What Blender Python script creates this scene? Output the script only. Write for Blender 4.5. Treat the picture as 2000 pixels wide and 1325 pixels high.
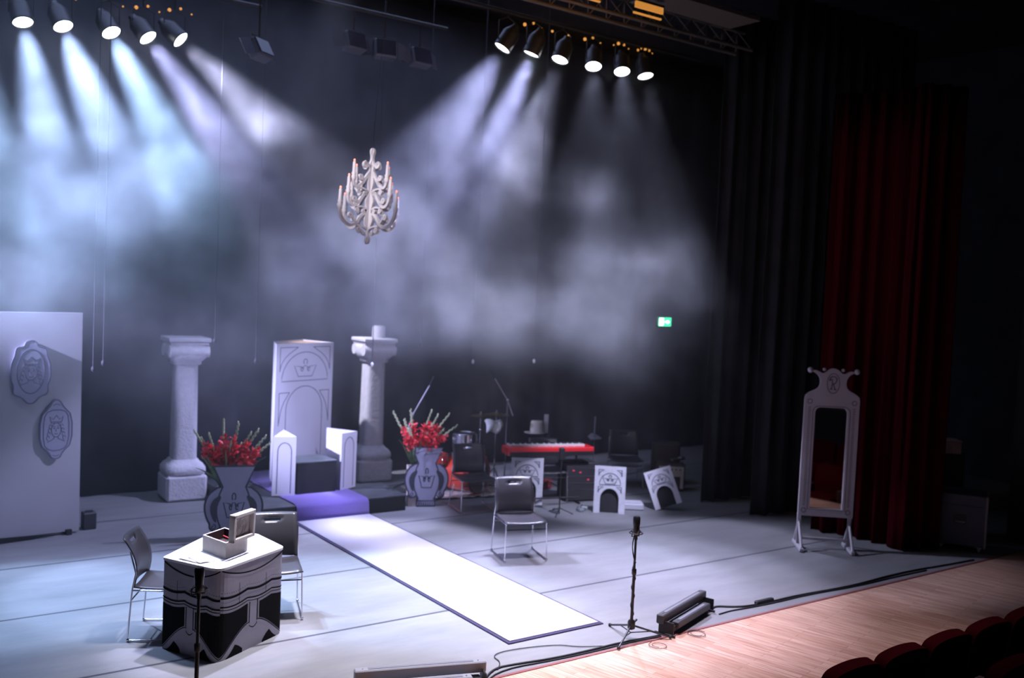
import bpy, math, random
from mathutils import Vector, Matrix
random.seed(7)
PI = math.pi
S = bpy.context.scene
COL = S.collection
for o in list(bpy.data.objects): bpy.data.objects.remove(o)

# ------------------------------------------------------------------ camera
# world: x along the stage front, y into the stage, z up, z = 0 on the stage floor
YAW, PIT, ROL, EYE = math.radians(35.56), math.radians(2.955), math.radians(2.576), 3.1
fw = Vector((math.sin(YAW)*math.cos(PIT), math.cos(YAW)*math.cos(PIT), -math.sin(PIT)))
rt = Vector((math.cos(YAW), -math.sin(YAW), 0)); up = rt.cross(fw)
r2 = math.cos(ROL)*rt + math.sin(ROL)*up; u2 = -math.sin(ROL)*rt + math.cos(ROL)*up
cd = bpy.data.cameras.new('camera'); cam = bpy.data.objects.new('camera', cd); COL.objects.link(cam)
cd.sensor_width = 36; cd.lens = 36*1876/2000
cam.matrix_world = Matrix(((r2.x, u2.x, -fw.x, 0), (r2.y, u2.y, -fw.y, 0), (r2.z, u2.z, -fw.z, EYE), (0, 0, 0, 1)))
cd.clip_start = .05; cd.clip_end = 200
cd.dof.use_dof = True; cd.dof.focus_distance = 6.9; cd.dof.aperture_fstop = 1.25
S.camera = cam

# ------------------------------------------------------------------ world, lights, exposure
S.view_settings.view_transform = 'Standard'; S.view_settings.look = 'None'
S.view_settings.gamma = 1; S.view_settings.use_curve_mapping = False
S.view_settings.exposure = 0.0
w = bpy.data.worlds.new('world'); S.world = w; w.use_nodes = True
w.node_tree.nodes['Background'].inputs[0].default_value = (.55, .6, .9, 1)
w.node_tree.nodes['Background'].inputs[1].default_value = 0.03
S.cycles.volume_bounces = 0
S.cycles.max_bounces = 5; S.cycles.diffuse_bounces = 3; S.cycles.glossy_bounces = 3
S.cycles.volume_step_rate = 3.4
S.cycles.use_adaptive_sampling = True; S.cycles.adaptive_threshold = .04
S.cycles.sample_clamp_indirect = 3

def spot(name, loc, target, power, color, angle, blend=.6, radius=.09, parent=None):
    l = bpy.data.lights.new(name, 'SPOT'); l.energy = power; l.color = color
    l.spot_size = math.radians(angle); l.spot_blend = blend; l.shadow_soft_size = radius
    o = bpy.data.objects.new(name, l); COL.objects.link(o); o.location = loc
    o.rotation_euler = (Vector(target)-Vector(loc)).to_track_quat('-Z', 'Y').to_euler()
    return o
def area(name, loc, target, power, color, sx, sy, spread=180):
    l = bpy.data.lights.new(name, 'AREA'); l.shape = 'RECTANGLE'; l.size = sx; l.size_y = sy
    l.energy = power; l.color = color; l.spread = math.radians(spread)
    o = bpy.data.objects.new(name, l); COL.objects.link(o); o.location = loc
    o.rotation_euler = (Vector(target)-Vector(loc)).to_track_quat('-Z', 'Y').to_euler()
    return o

BLU = (.46, .62, 1.0); LAV = (.68, .69, 1.0); CYA = (.45, .65, 1.0); VIO = (.56, .58, 1.0)
# lens position, point on the floor it is aimed at, power, colour, cone angle
PARS = [
 ((1.803, 12.4, 5.888), (2.55, 9.6, 0), 4000, BLU, 25),
 ((2.228, 12.4, 5.924), (3.80, 8.9, 0), 4300, BLU, 25),
 ((2.760, 12.4, 5.953), (4.70, 8.4, 0), 4300, CYA, 24),
 ((3.187, 12.4, 5.972), (6.60, 8.5, 0), 3200, VIO, 23),
 ((3.582, 12.4, 6.021), (8.90, 7.9, 0), 4200, LAV, 25),
 ((6.997, 10.3, 6.166), (3.60, 11.7, 0), 2500, VIO, 38),
 ((7.462, 10.3, 6.170), (5.75, 11.6, .2), 3000, VIO, 27),
 ((7.938, 10.3, 6.180), (5.40, 9.8, 0), 3400, LAV, 28),
 ((8.527, 10.3, 6.192), (6.60, 7.8, 0), 1600, LAV, 36),
 ((9.051, 10.3, 6.209), (7.40, 7.6, 0), 1700, LAV, 36),
 ((9.501, 10.3, 6.219), (9.30, 8.2, 0), 1000, LAV, 26),
 ((1.330, 12.4, 5.850), (1.60, 9.8, 0), 3000, CYA, 24),
]
# unseen lamps without fixtures; the fill lights are added to brighten the stage
spot('front_fill_light', (4.2, 7.7, 7.6), (3.9, 7.2, 0), 5000, (.92, .88, 1.0), 44, 1.0, .25)  # added unseen lamp, brightens the left part of the front floor
spot('front_fill_light', (5.9, 6.6, 7.6), (6.0, 7.2, 0), 3400, (.80, .74, 1.0), 44, 1.0, .25)  # added likewise for the front floor further right
spot('left_fill_light', (1.6, 10.6, 7.6), (1.6, 9.4, 0), 3000, BLU, 36, 1.0, .2)  # added overhead lamp that lifts the blue floor on the left
spot('throne_fill_light', (5.5, 7.0, 6.25), (5.62, 12.9, 1.45), 1900, VIO, 13, .7, .1)  # added, no fixture there; brightens the front of the throne board
spot('column_fill_light', (2.4, 13.45, 7.4), (7.0, 13.5, 1.3), 4500, (.80, .78, 1.0), 15, .8, .1)  # added spot for the left face of the right column
spot('desk_special_light', (4.6, 9.6, 7.5), (2.9, 8.05, .7), 3800, LAV, 14, .5, .1)
spot('throne_special_light', (-3.0, 10.9, 4.6), (5.75, 12.5, 1.1), 15000, VIO, 17, 1.0, .1)
spot('chandelier_fill_light', (.6, 6.4, 6.9), (4.84, 9.6, 4.15), 2600, (.95, .90, 1.0), 11, .8, .08)  # added unseen spot so the chandelier does not go dark
spot('balcony_light', (1.5, -4.0, 5.5), (7.0, 11.5, .8), 130, (.74, .72, 1.0), 34, 1.0, .3)
spot('apron_light', (7.4, 6.6, 7.6), (6.9, 5.7, 0), 800, (1, .84, .98), 46, 1.0, .3)
area('haze_fill_light', (4.2, 12.2, 7.8), (4.2, 12.2, 0), 110, (.44, .55, 1.0), 9, 2.4, 130)  # added area light in place of light scattered inside the haze
spot('band_fill_light', (7.9, 6.2, 7.5), (9.0, 10.4, .4), 4200, LAV, 16, .7, .1)  # added out of view to brighten the arch screens before the band

# ------------------------------------------------------------------ helpers
def tag(o, label=None, cat=None, group=None, kind=None):
    if label: o['label'] = label
    if cat: o['category'] = cat
    if group: o['group'] = group
    if kind: o['kind'] = kind
    return o
def thing(name, label, cat, loc=(0, 0, 0), rz=0, group=None):
    o = bpy.data.objects.new(name, None); COL.objects.link(o); o.empty_display_size = .1
    o.location = loc; o.rotation_euler = (0, 0, rz)
    return tag(o, label, cat, group)
def children(o): return [c for c in bpy.data.objects if c.parent == o]
def dup(root, loc, rz, label, group=None, scale=None):
    r = root.copy(); COL.objects.link(r); r.location = loc; r.rotation_euler = (0, 0, rz); r['label'] = label
    if group: r['group'] = group
    if scale: r.scale = (scale,)*3
    for ch in children(root):
        c = ch.copy(); COL.objects.link(c); c.parent = r
        for g in children(ch):
            d = g.copy(); COL.objects.link(d); d.parent = c
    return r

_m = {}
def mat(name, c, rough=.6, metal=0, noise=0, nscale=20, bump=0, bscale=40, emit=None, estr=0, coat=0, spec=.5, sheen=0):
    if name in _m: return _m[name]
    m = bpy.data.materials.new(name); m.use_nodes = True; nt = m.node_tree; b = nt.nodes['Principled BSDF']
    b.inputs['Base Color'].default_value = (*c, 1); b.inputs['Roughness'].default_value = rough
    b.inputs['Metallic'].default_value = metal; b.inputs['Specular IOR Level'].default_value = spec
    b.inputs['Coat Weight'].default_value = coat; b.inputs['Sheen Weight'].default_value = sheen
    tc = nt.nodes.new('ShaderNodeTexCoord')
    if noise:
        n = nt.nodes.new('ShaderNodeTexNoise'); n.inputs['Scale'].default_value = nscale; n.inputs['Detail'].default_value = 4
        nt.links.new(tc.outputs['Object'], n.inputs['Vector'])
        r = nt.nodes.new('ShaderNodeValToRGB')
        r.color_ramp.elements[0].position = .3; r.color_ramp.elements[1].position = .7
        r.color_ramp.elements[0].color = (*[x*(1-noise) for x in c], 1); r.color_ramp.elements[1].color = (*[min(1, x*(1+noise)) for x in c], 1)
        nt.links.new(n.outputs['Fac'], r.inputs['Fac']); nt.links.new(r.outputs['Color'], b.inputs['Base Color'])
    if bump:
        n = nt.nodes.new('ShaderNodeTexNoise'); n.inputs['Scale'].default_value = bscale; n.inputs['Detail'].default_value = 3
        nt.links.new(tc.outputs['Object'], n.inputs['Vector'])
        bp = nt.nodes.new('ShaderNodeBump'); bp.inputs['Strength'].default_value = bump; bp.inputs['Distance'].default_value = .02
        nt.links.new(n.outputs['Fac'], bp.inputs['Height']); nt.links.new(bp.outputs['Normal'], b.inputs['Normal'])
    if emit:
        b.inputs['Emission Color'].default_value = (*emit, 1); b.inputs['Emission Strength'].default_value = estr
    _m[name] = m; return m

class MB:
    """collects shapes; build() links them as one mesh object"""
    def __init__(s): s.v = []; s.f = []; s.mi = []; s.sm = []
    def add(s, vs, fs, mi=0, smooth=False, M=None):
        b = len(s.v)
        for p in vs:
            p = Vector(p); s.v.append(M @ p if M is not None else p)
        for f in fs: s.f.append([b+i for i in f]); s.mi.append(mi); s.sm.append(smooth)
    def box(s, c, d, mi=0, M=None, rz=0, bev=0):
        x, y, z = d[0]/2, d[1]/2, d[2]/2
        R = Matrix.Translation(c) @ Matrix.Rotation(rz, 4, 'Z')
        if M is not None: R = M @ R
        if bev:
            pts = []
            b = min(bev, x*.9, y*.9, z*.9)
            idx = {}
            for sx in (-1, 1):
                for sy in (-1, 1):
                    for sz in (-1, 1):
                        for k, p in enumerate(((x, y-b, z-b), (x-b, y, z-b), (x-b, y-b, z))):
                            idx[(sx, sy, sz, k)] = len(pts); pts.append((sx*p[0], sy*p[1], sz*p[2]))
            F = []
            g = lambda a, b_, c_, k: idx[(a, b_, c_, k)]
            for q in (-1, 1):
                F.append([g(q, -1, -1, 0), g(q, 1, -1, 0), g(q, 1, 1, 0), g(q, -1, 1, 0)][::q])
                F.append([g(-1, q, -1, 1), g(1, q, -1, 1), g(1, q, 1, 1), g(-1, q, 1, 1)][::-q])
                F.append([g(-1, -1, q, 2), g(1, -1, q, 2), g(1, 1, q, 2), g(-1, 1, q, 2)][::q])
                for p in (-1, 1):
                    F.append([g(q, p, -1, 0), g(q, p, 1, 0), g(q, p, 1, 1), g(q, p, -1, 1)])
                    F.append([g(q, -1, p, 0), g(q, 1, p, 0), g(q, 1, p, 2), g(q, -1, p, 2)])
                    F.append([g(-1, q, p, 1), g(1, q, p, 1), g(1, q, p, 2), g(-1, q, p, 2)])
                    for t in (-1, 1): F.append([g(q, p, t, 0), g(q, p, t, 1), g(q, p, t, 2)])
            s.add(pts, F, mi, False, R); return
        vs = [(a*x, b_*y, c_*z) for a in (-1, 1) for b_ in (-1, 1) for c_ in (-1, 1)]
        s.add(vs, [(0, 1, 3, 2), (4, 6, 7, 5), (0, 4, 5, 1), (2, 3, 7, 6), (0, 2, 6, 4), (1, 5, 7, 3)], mi, False, R)
    def tube(s, pts, r, n=8, mi=0, M=None, cap=True, smooth=True):
        pts = [Vector(p) for p in pts]; k = len(pts)
        rs = r if isinstance(r, (list, tuple)) else [r]*k
        t0 = (pts[1]-pts[0]).normalized()
        a = Vector((0, 0, 1)) if abs(t0.z) < .9 else Vector((1, 0, 0))
        nrm = t0.cross(a).normalized(); vs = []; fs = []
        for i in range(k):
            if i == 0: t = t0
            elif i == k-1: t = (pts[-1]-pts[-2]).normalized()
            else:
                t = (pts[i+1]-pts[i]).normalized()+(pts[i]-pts[i-1]).normalized()
                t = t.normalized() if t.length > 1e-6 else (pts[i+1]-pts[i]).normalized()
            nrm = (nrm-t*nrm.dot(t)); nrm = nrm.normalized() if nrm.length > 1e-6 else t.orthogonal().normalized()
            bn = t.cross(nrm)
            for j in range(n):
                an = 2*PI*j/n; vs.append(pts[i]+(nrm*math.cos(an)+bn*math.sin(an))*rs[i])
        for i in range(k-1):
            for j in range(n): fs.append((i*n+j, i*n+(j+1) % n, (i+1)*n+(j+1) % n, (i+1)*n+j))
        s.add(vs, fs, mi, smooth, M)
        if cap: s.add(vs[:n], [list(range(n))[::-1]], mi, False, M); s.add(vs[-n:], [list(range(n))], mi, False, M)
    def lathe(s, prof, n=24, mi=0, M=None, smooth=True, sq=0, cap=True):
        """prof: (radius, z). sq=4 gives a square plan"""
        vs = []; fs = []
        for (r, z) in prof:
            for j in range(n):
                a = 2*PI*(j+.5)/n
                if sq:
                    c, d = math.cos(a), math.sin(a); e = 5.
                    q = (abs(c)**e+abs(d)**e)**(-1/e); vs.append((r*q*c, r*q*d, z))
                else: vs.append((r*math.cos(a), r*math.sin(a), z))
        for i in range(len(prof)-1):
            for j in range(n): fs.append((i*n+j, i*n+(j+1) % n, (i+1)*n+(j+1) % n, (i+1)*n+j))
        s.add(vs, fs, mi, smooth, M)
        if not cap: return
        if prof[0][0] > 1e-4: s.add(vs[:n], [list(range(n))[::-1]], mi, False, M)
        if prof[-1][0] > 1e-4: s.add(vs[-n:], [list(range(n))], mi, False, M)
    def ball(s, c, r, n=10, mi=0, M=None, sc=(1, 1, 1)):
        T = Matrix.Translation(c) @ Matrix.Diagonal((*sc, 1))
        if M is not None: T = M @ T
        s.lathe([(r*math.sin(PI*i/(n//2+2)), -r*math.cos(PI*i/(n//2+2))) for i in range(n//2+3)], n, mi, T)
    def poly(s, pts, th, mi=0, M=None, mside=None):
        """2D outline in local x,z extruded from y=0 (front, facing -y) to y=th"""
        n = len(pts)
        ar = sum(pts[i][0]*pts[(i+1) % n][1]-pts[(i+1) % n][0]*pts[i][1] for i in range(n))
        if ar < 0: pts = pts[::-1]
        f = [(p[0], 0, p[1]) for p in pts]; b = [(p[0], th, p[1]) for p in pts]
        s.add(f, [list(range(n))], mi, False, M); s.add(b, [list(range(n))[::-1]], mi, False, M)
        s.add(f+b, [(i, i+n, (i+1) % n+n, (i+1) % n) for i in range(n)], mi if mside is None else mside, False, M)
    def line(s, pts, wd, mi=1, M=None, off=.002, closed=False, th=.004):
        """a flat painted/raised line in local x,z just in front of y=0; wd may vary"""
        k = len(pts); P = [Vector((p[0], p[1])) for p in pts]; W = wd if isinstance(wd, (list, tuple)) else [wd]*k
        L = []; R = []
        for i in range(k):
            a = P[(i-1) % k] if (closed or i > 0) else P[i]; b = P[(i+1) % k] if (closed or i < k-1) else P[i]
            t = (b-a); t = t.normalized() if t.length > 1e-9 else Vector((1, 0)); nn = Vector((-t.y, t.x))*W[i]/2
            L.append(P[i]+nn); R.append(P[i]-nn)
        vs = [(p.x, -off, p.y) for p in L]+[(p.x, -off, p.y) for p in R]+[(p.x, -off+th, p.y) for p in L]+[(p.x, -off+th, p.y) for p in R]
        fs = []
        for i in range(k if closed else k-1):
            j = (i+1) % k
            fs += [(i, i+k, j+k, j), (i+2*k, j+2*k, j+3*k, i+3*k), (i, j, j+2*k, i+2*k), (i+k, i+3*k, j+3*k, j+k)]
        if not closed: fs += [(0, 2*k, 3*k, k), (k-1, 2*k-1, 4*k-1, 3*k-1)]
        s.add(vs, fs, mi, False, M)
    def build(s, name, mats, parent=None, loc=None, weighted=False):
        me = bpy.data.meshes.new(name); me.from_pydata([tuple(v) for v in s.v], [], s.f)
        if not isinstance(mats, (list, tuple)): mats = [mats]
        for m in mats: me.materials.append(m)
        me.polygons.foreach_set('material_index', s.mi); me.polygons.foreach_set('use_smooth', s.sm); me.update()
        o = bpy.data.objects.new(name, me); COL.objects.link(o)
        if parent: o.parent = parent
        if loc: o.location = loc
        return o
def arc(cx, cy, rx, ry, a0, a1, n=14):
    return [(cx+rx*math.cos(math.radians(a0+(a1-a0)*i/n)), cy+ry*math.sin(math.radians(a0+(a1-a0)*i/n))) for i in range(n+1)]
def spiral(cx, cy, r0, r1, a0, turns, n=18):
    out = []
    for i in range(n+1):
        t = i/n; r = r0+(r1-r0)*t; a = math.radians(a0)+2*PI*turns*t
        out.append((cx+r*math.cos(a), cy+r*math.sin(a)))
    return out
def smooth(pts, it=2, closed=False):
    for _ in range(it):
        q = []; n = len(pts)
        if not closed: q.append(pts[0])
        for i in range(n if closed else n-1):
            a, b = pts[i], pts[(i+1) % n]
            q.append(tuple(.75*x+.25*y for x, y in zip(a, b))); q.append(tuple(.25*x+.75*y for x, y in zip(a, b)))
        if not closed: q.append(pts[-1])
        pts = q
    return pts
def frame(p, d):
    """matrix: local x along the horizontal direction d, local -y the side that faces out, origin p"""
    d = Vector((d[0], d[1], 0)).normalized(); n = Vector((-d.y, d.x, 0))
    return Matrix(((d.x, n.x, 0, p[0]), (d.y, n.y, 0, p[1]), (0, 0, 1, p[2] if len(p) > 2 else 0), (0, 0, 0, 1)))

# ------------------------------------------------------------------ materials
BLACK = mat('black_cloth', (.022, .022, .026), .95, noise=.3, nscale=3)
DRAPE = mat('black_drape', (.045, .047, .055), .95, noise=.2, nscale=2)
MATT = mat('matt_black_metal', (.015, .015, .016), .5)
PLAST = mat('black_plastic', (.028, .027, .03), .38)
CHROME = mat('chrome', (.8, .8, .85), .18, 1)
STEEL = mat('brushed_steel', (.5, .5, .52), .35, 1)
WHITE = mat('white_board', (.70, .69, .70), .7, noise=.03, nscale=6)
GREYB = mat('grey_board', (.27, .26, .34), .75, noise=.05, nscale=8)
INK = mat('black_ink', (.03, .03, .05), .6)
SOFTINK = mat('grey_ink', (.16, .16, .22), .7)
PLASTER = mat('white_plaster', (.62, .61, .66), .9, noise=.06, nscale=14, bump=.5, bscale=30)
PLATF = mat('black_platform', (.05, .055, .06), .55, noise=.35, nscale=5)
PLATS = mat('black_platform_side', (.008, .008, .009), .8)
RUNNER = mat('pale_lavender_runner', (.58, .55, .64), .9, noise=.03, nscale=30)
CARPET = mat('violet_carpet', (.17, .115, .40), .95, noise=.05, nscale=40, sheen=.2)
CARPE = mat('dark_violet_trim', (.03, .022, .065), .9)
CREAM = mat('cream_paint', (.62, .58, .56), .6, noise=.05, nscale=20)

def floor_material():
    m = bpy.data.materials.new('dance_floor_vinyl'); m.use_nodes = True; nt = m.node_tree; b = nt.nodes['Principled BSDF']
    L = nt.links.new; N = nt.nodes.new
    tc = N('ShaderNodeTexCoord'); sep = N('ShaderNodeSeparateXYZ'); L(tc.outputs['Object'], sep.inputs[0])
    mp = N('ShaderNodeMapping'); mp.inputs['Scale'].default_value = (.6, 2.2, 1); L(tc.outputs['Object'], mp.inputs[0])
    n = N('ShaderNodeTexNoise'); n.inputs['Scale'].default_value = 1.6; n.inputs['Detail'].default_value = 7; n.inputs['Roughness'].default_value = .65
    L(mp.outputs[0], n.inputs['Vector'])
    r = N('ShaderNodeValToRGB'); r.color_ramp.elements[0].position = .3; r.color_ramp.elements[1].position = .72
    r.color_ramp.elements[0].color = (.170, .172, .182, 1); r.color_ramp.elements[1].color = (.235, .235, .245, 1); L(n.outputs['Fac'], r.inputs[0])
    # seams between the vinyl rolls: lines along x every 1.59 m
    ad = N('ShaderNodeMath'); ad.operation = 'SUBTRACT'; L(sep.outputs['Y'], ad.inputs[0]); ad.inputs[1].default_value = 7.66-1.595*.5
    md = N('ShaderNodeMath'); md.operation = 'FLOORED_MODULO'; L(ad.outputs[0], md.inputs[0]); md.inputs[1].default_value = 1.595
    sb = N('ShaderNodeMath'); sb.operation = 'SUBTRACT'; L(md.outputs[0], sb.inputs[0]); sb.inputs[1].default_value = 1.595*.5
    ab = N('ShaderNodeMath'); ab.operation = 'ABSOLUTE'; L(sb.outputs[0], ab.inputs[0])
    lt = N('ShaderNodeMath'); lt.operation = 'LESS_THAN'; L(ab.outputs[0], lt.inputs[0]); lt.inputs[1].default_value = .017
    # pale scuffs
    v = N('ShaderNodeTexNoise'); v.inputs['Scale'].default_value = 9; v.inputs['Detail'].default_value = 5; L(tc.outputs['Object'], v.inputs['Vector'])
    r3 = N('ShaderNodeValToRGB'); r3.color_ramp.elements[0].position = .62; r3.color_ramp.elements[1].position = .8
    r3.color_ramp.elements[0].color = (0, 0, 0, 1); r3.color_ramp.elements[1].color = (.25, .25, .25, 1); L(v.outputs['Fac'], r3.inputs[0])
    mx2 = N('ShaderNodeMixRGB'); L(r3.outputs[0], mx2.inputs[0]); L(r.outputs[0], mx2.inputs[1]); mx2.inputs[2].default_value = (.3, .3, .33, 1)
    mx = N('ShaderNodeMixRGB'); L(lt.outputs[0], mx.inputs[0]); L(mx2.outputs[0], mx.inputs[1]); mx.inputs[2].default_value = (.05, .05, .062, 1)
    L(mx.outputs[0], b.inputs['Base Color']); b.inputs['Roughness'].default_value = .62; b.inputs['Specular IOR Level'].default_value = .35
    return m
def wood_material():
    m = bpy.data.materials.new('pale_strip_flooring'); m.use_nodes = True; nt = m.node_tree; b = nt.nodes['Principled BSDF']
    L = nt.links.new; N = nt.nodes.new
    tc = N('ShaderNodeTexCoord')
    br = N('ShaderNodeTexBrick'); br.inputs['Scale'].default_value = 1; br.inputs['Brick Width'].default_value = .9; br.inputs['Row Height'].default_value = .07
    br.inputs['Mortar Size'].default_value = .0015; br.inputs['Color1'].default_value = (.62, .36, .26, 1); br.inputs['Color2'].default_value = (.76, .50, .38, 1)
    br.inputs['Mortar'].default_value = (.25, .12, .08, 1); br.inputs['Bias'].default_value = 0
    mp = N('ShaderNodeMapping'); mp.inputs['Rotation'].default_value = (0, 0, PI/2+math.radians(-14)); L(tc.outputs['Object'], mp.inputs[0]); L(mp.outputs[0], br.inputs['Vector'])
    mp2 = N('ShaderNodeMapping'); mp2.inputs['Scale'].default_value = (3, 40, 1); L(mp.outputs[0], mp2.inputs[0])
    n = N('ShaderNodeTexNoise'); n.inputs['Scale'].default_value = 1; n.inputs['Detail'].default_value = 5; L(mp2.outputs[0], n.inputs['Vector'])
    r = N('ShaderNodeValToRGB'); r.color_ramp.elements[0].position = .3; r.color_ramp.elements[1].position = .6
    r.color_ramp.elements[0].color = (.58, .50, .47, 1); r.color_ramp.elements[1].color = (1, 1, 1, 1); L(n.outputs['Fac'], r.inputs[0])
    mx = N('ShaderNodeMixRGB'); mx.blend_type = 'MULTIPLY'; mx.inputs[0].default_value = .8; L(br.outputs['Color'], mx.inputs[1]); L(r.outputs[0], mx.inputs[2])
    L(mx.outputs[0], b.inputs['Base Color']); b.inputs['Roughness'].default_value = .45; b.inputs['Specular IOR Level'].default_value = .3
    return m
VINYL = floor_material(); WOOD = wood_material()

# ------------------------------------------------------------------ setting
def struct(name, mb, mats): return tag(mb.build(name, mats), kind='structure')
m = MB(); m.box((6.5, 10.36, -.1), (23, 8.48, .2)); struct('floor', m, VINYL)
m = MB(); m.box((6.5, 5.37, -.104), (23, 1.5, .2)); struct('floor_apron', m, WOOD)
m = MB(); m.box((6.5, 6.12, -.0995), (23, .03, .205)); struct('trim_1', m, mat('dark_metal_edge', (.25, .08, .08), .5))
m = MB(); m.box((6.5, 4.6, -.3), (23, .04, .58)); struct('trim_2', m, mat('stage_front', (.04, .02, .02), .7))
m = MB(); m.box((6.5, -2.5, -.51), (23, 14.2, .1)); m.box((6.5, -3.2, -.33), (23, 13.8, .22)); struct('floor_auditorium', m, mat('dark_carpet_floor', (.02, .012, .012), .9))
m = MB(); m.box((6.5, 14.7, 3.6), (23, .1, 8.6)); struct('wall_back', m, DRAPE)
m = MB(); m.box((6.5, 7.0, 7.95), (23, 15.5, .1)); struct('ceiling', m, BLACK)
m = MB(); m.box((17.5, 9, 3.6), (.1, 12, 8.6)); struct('wall_right', m, DRAPE)
m = MB(); m.box((14.6, 6.4, 3.9), (3.0, .3, 7.8)); struct('wall_proscenium', m, mat('dark_wall', (.03, .03, .034), .85))

def drape(name, path, z0, z1, amp, pitch, material, label, group=None, flare=0, phase=0):
    """pleated cloth hung along a floor path"""
    P = [Vector(p) for p in path]; seg = [(P[i+1]-P[i]).length for i in range(len(P)-1)]; tot = sum(seg)
    n = max(8, int(tot/pitch*10)); cols = []
    for i in range(n+1):
        d = tot*i/n; k = 0; q = d
        while k < len(seg)-1 and q > seg[k]: q -= seg[k]; k += 1
        t = (P[k+1]-P[k]).normalized(); nn = Vector((-t.y, t.x))
        cols.append((P[k]+t*q, nn, d))
    vs = []; nz = 8
    for j in range(nz+1):
        z = z0+(z1-z0)*j/nz; fl = 1+flare*(1-j/nz)
        for c, nn, d in cols:
            a = amp*(math.sin(2*PI*d/pitch+phase+.25*math.sin(z*1.1+d))+.35*math.sin(4.7*PI*d/pitch+1.3))*fl
            p = c+nn*a; vs.append((p.x, p.y, z))
    k = n+1; fs = [(j*k+i, j*k+i+1, (j+1)*k+i+1, (j+1)*k+i) for j in range(nz) for i in range(n)]
    m = MB(); m.add(vs, fs, 0, True); o = m.build(name, material); s = o.modifiers.new('thickness', 'SOLIDIFY'); s.thickness = .008
    return tag(o, label, 'curtain', group)
drape('backdrop_curtain', [(-5, 13.95), (16.5, 13.95)], .01, 7.6, .018, .9, DRAPE, 'full-width black backdrop curtain closing the rear of the stage')
drape('wing_curtain', [(10.82, 10.0), (13.4, 9.9)], .01, 7.4, .05, .28, BLACK, 'black wing curtain farther back, right of the guitar amplifier')
drape('wing_curtain', [(10.83, 9.06), (11.3, 8.95), (13.8, 8.85)], .01, 7.4, .05, .3, BLACK, 'black wing curtain in front, left of the standing mirror')
RED = mat('red_velvet', (.05, .0012, .005), .95, spec=.05)
drape('house_curtain', [(10.95, 8.12), (11.14, 7.75), (11.2, 7.35), (11.2, 7.05), (11.08, 6.98), (11.35, 6.82), (11.72, 6.7)], .01, 5.9, .05, .24, RED,
      'tall dark red velvet house curtain gathered behind the standing mirror', flare=.4)

# ------------------------------------------------------------------ haze
def haze(name, label, blobs, lo, hi, res, density, color, seed=0., nscale=.9, warp=.5, contrast=1.5):
    m = MB(); m.box(((lo[0]+hi[0])/2, (lo[1]+hi[1])/2, (lo[2]+hi[2])/2), (.2, .2, .2)); o = m.build(name, DRAPE)
    vm = bpy.data.materials.new(name+'_smoke'); vm.use_nodes = True; nt = vm.node_tree; nt.nodes.clear()
    pv = nt.nodes.new('ShaderNodeVolumePrincipled'); out = nt.nodes.new('ShaderNodeOutputMaterial'); nt.links.new(pv.outputs[0], out.inputs['Volume'])
    pv.inputs['Color'].default_value = (*color, 1); pv.inputs['Density'].default_value = density; pv.inputs['Anisotropy'].default_value = .15
    g = bpy.data.node_groups.new(name, 'GeometryNodeTree')
    g.interface.new_socket('Geometry', in_out='OUTPUT', socket_type='NodeSocketGeometry')
    N = g.nodes.new; L = g.links.new
    def M(op, a, b=None, c=None):
        n = N('ShaderNodeMath'); n.operation = op
        for i, x in enumerate((a, b, c)):
            if x is None: continue
            if isinstance(x, (int, float)): n.inputs[i].default_value = x
            else: L(x, n.inputs[i])
        return n.outputs[0]
    def VM(op, a, b, out='Vector'):
        n = N('ShaderNodeVectorMath'); n.operation = op
        for i, x in enumerate((a, b)):
            if isinstance(x, tuple): n.inputs[i].default_value = x
            else: L(x, n.inputs[i])
        return n.outputs[out]
    pos = N('GeometryNodeInputPosition').outputs[0]
    def noise(p, sc, det, off, rough=.55, color=False):
        n = N('ShaderNodeTexNoise'); L(VM('ADD', p, (off, off*.7, -off)), n.inputs['Vector']); n.inputs['Scale'].default_value = sc
        n.inputs['Detail'].default_value = det; n.inputs['Roughness'].default_value = rough
        return n.outputs['Color' if color else 'Fac']
    w1 = VM('MULTIPLY', VM('SUBTRACT', noise(pos, nscale, 3, seed+3.1, color=True), (.5, .5, .5)), (warp*2, warp*2, warp*2))
    w2 = VM('MULTIPLY', VM('SUBTRACT', noise(pos, nscale*3.5, 3, seed+9.7, color=True), (.5, .5, .5)), (warp*.8, warp*.8, warp*.8))
    p = VM('ADD', VM('ADD', pos, w1), w2)
    tot = None
    for (cx, cy, cz, sx, sy, sz, wt) in blobs:
        d = VM('MULTIPLY', VM('SUBTRACT', p, (cx, cy, cz)), (1/sx, 1/sy, 1/sz))
        e = M('MULTIPLY', M('EXPONENT', M('MULTIPLY', VM('DOT_PRODUCT', d, d, 'Value'), -1.)), wt)
        tot = e if tot is None else M('ADD', tot, e)
    n1 = noise(VM('MULTIPLY', p, (1, 1, 1.25)), nscale*1.6, 7, seed, .68)
    f = M('ADD', M('MULTIPLY', M('SUBTRACT', n1, .5), contrast*2), 1.)
    dens = M('ADD', M('POWER', M('MAXIMUM', M('MULTIPLY', tot, M('MAXIMUM', f, 0.)), 0.), 1.35), M('MULTIPLY', n1, .055))
    vc = N('GeometryNodeVolumeCube'); L(dens, vc.inputs['Density'])
    vc.inputs['Min'].default_value = lo; vc.inputs['Max'].default_value = hi
    vc.inputs['Resolution X'].default_value = res[0]; vc.inputs['Resolution Y'].default_value = res[1]; vc.inputs['Resolution Z'].default_value = res[2]
    sm = N('GeometryNodeSetMaterial'); sm.inputs['Material'].default_value = vm; L(vc.outputs[0], sm.inputs[0])
    go = N('NodeGroupOutput'); L(sm.outputs[0], go.inputs[0])
    md = o.modifiers.new('haze', 'NODES'); md.node_group = g
    return tag(o, label, 'haze', kind='stuff')
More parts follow.
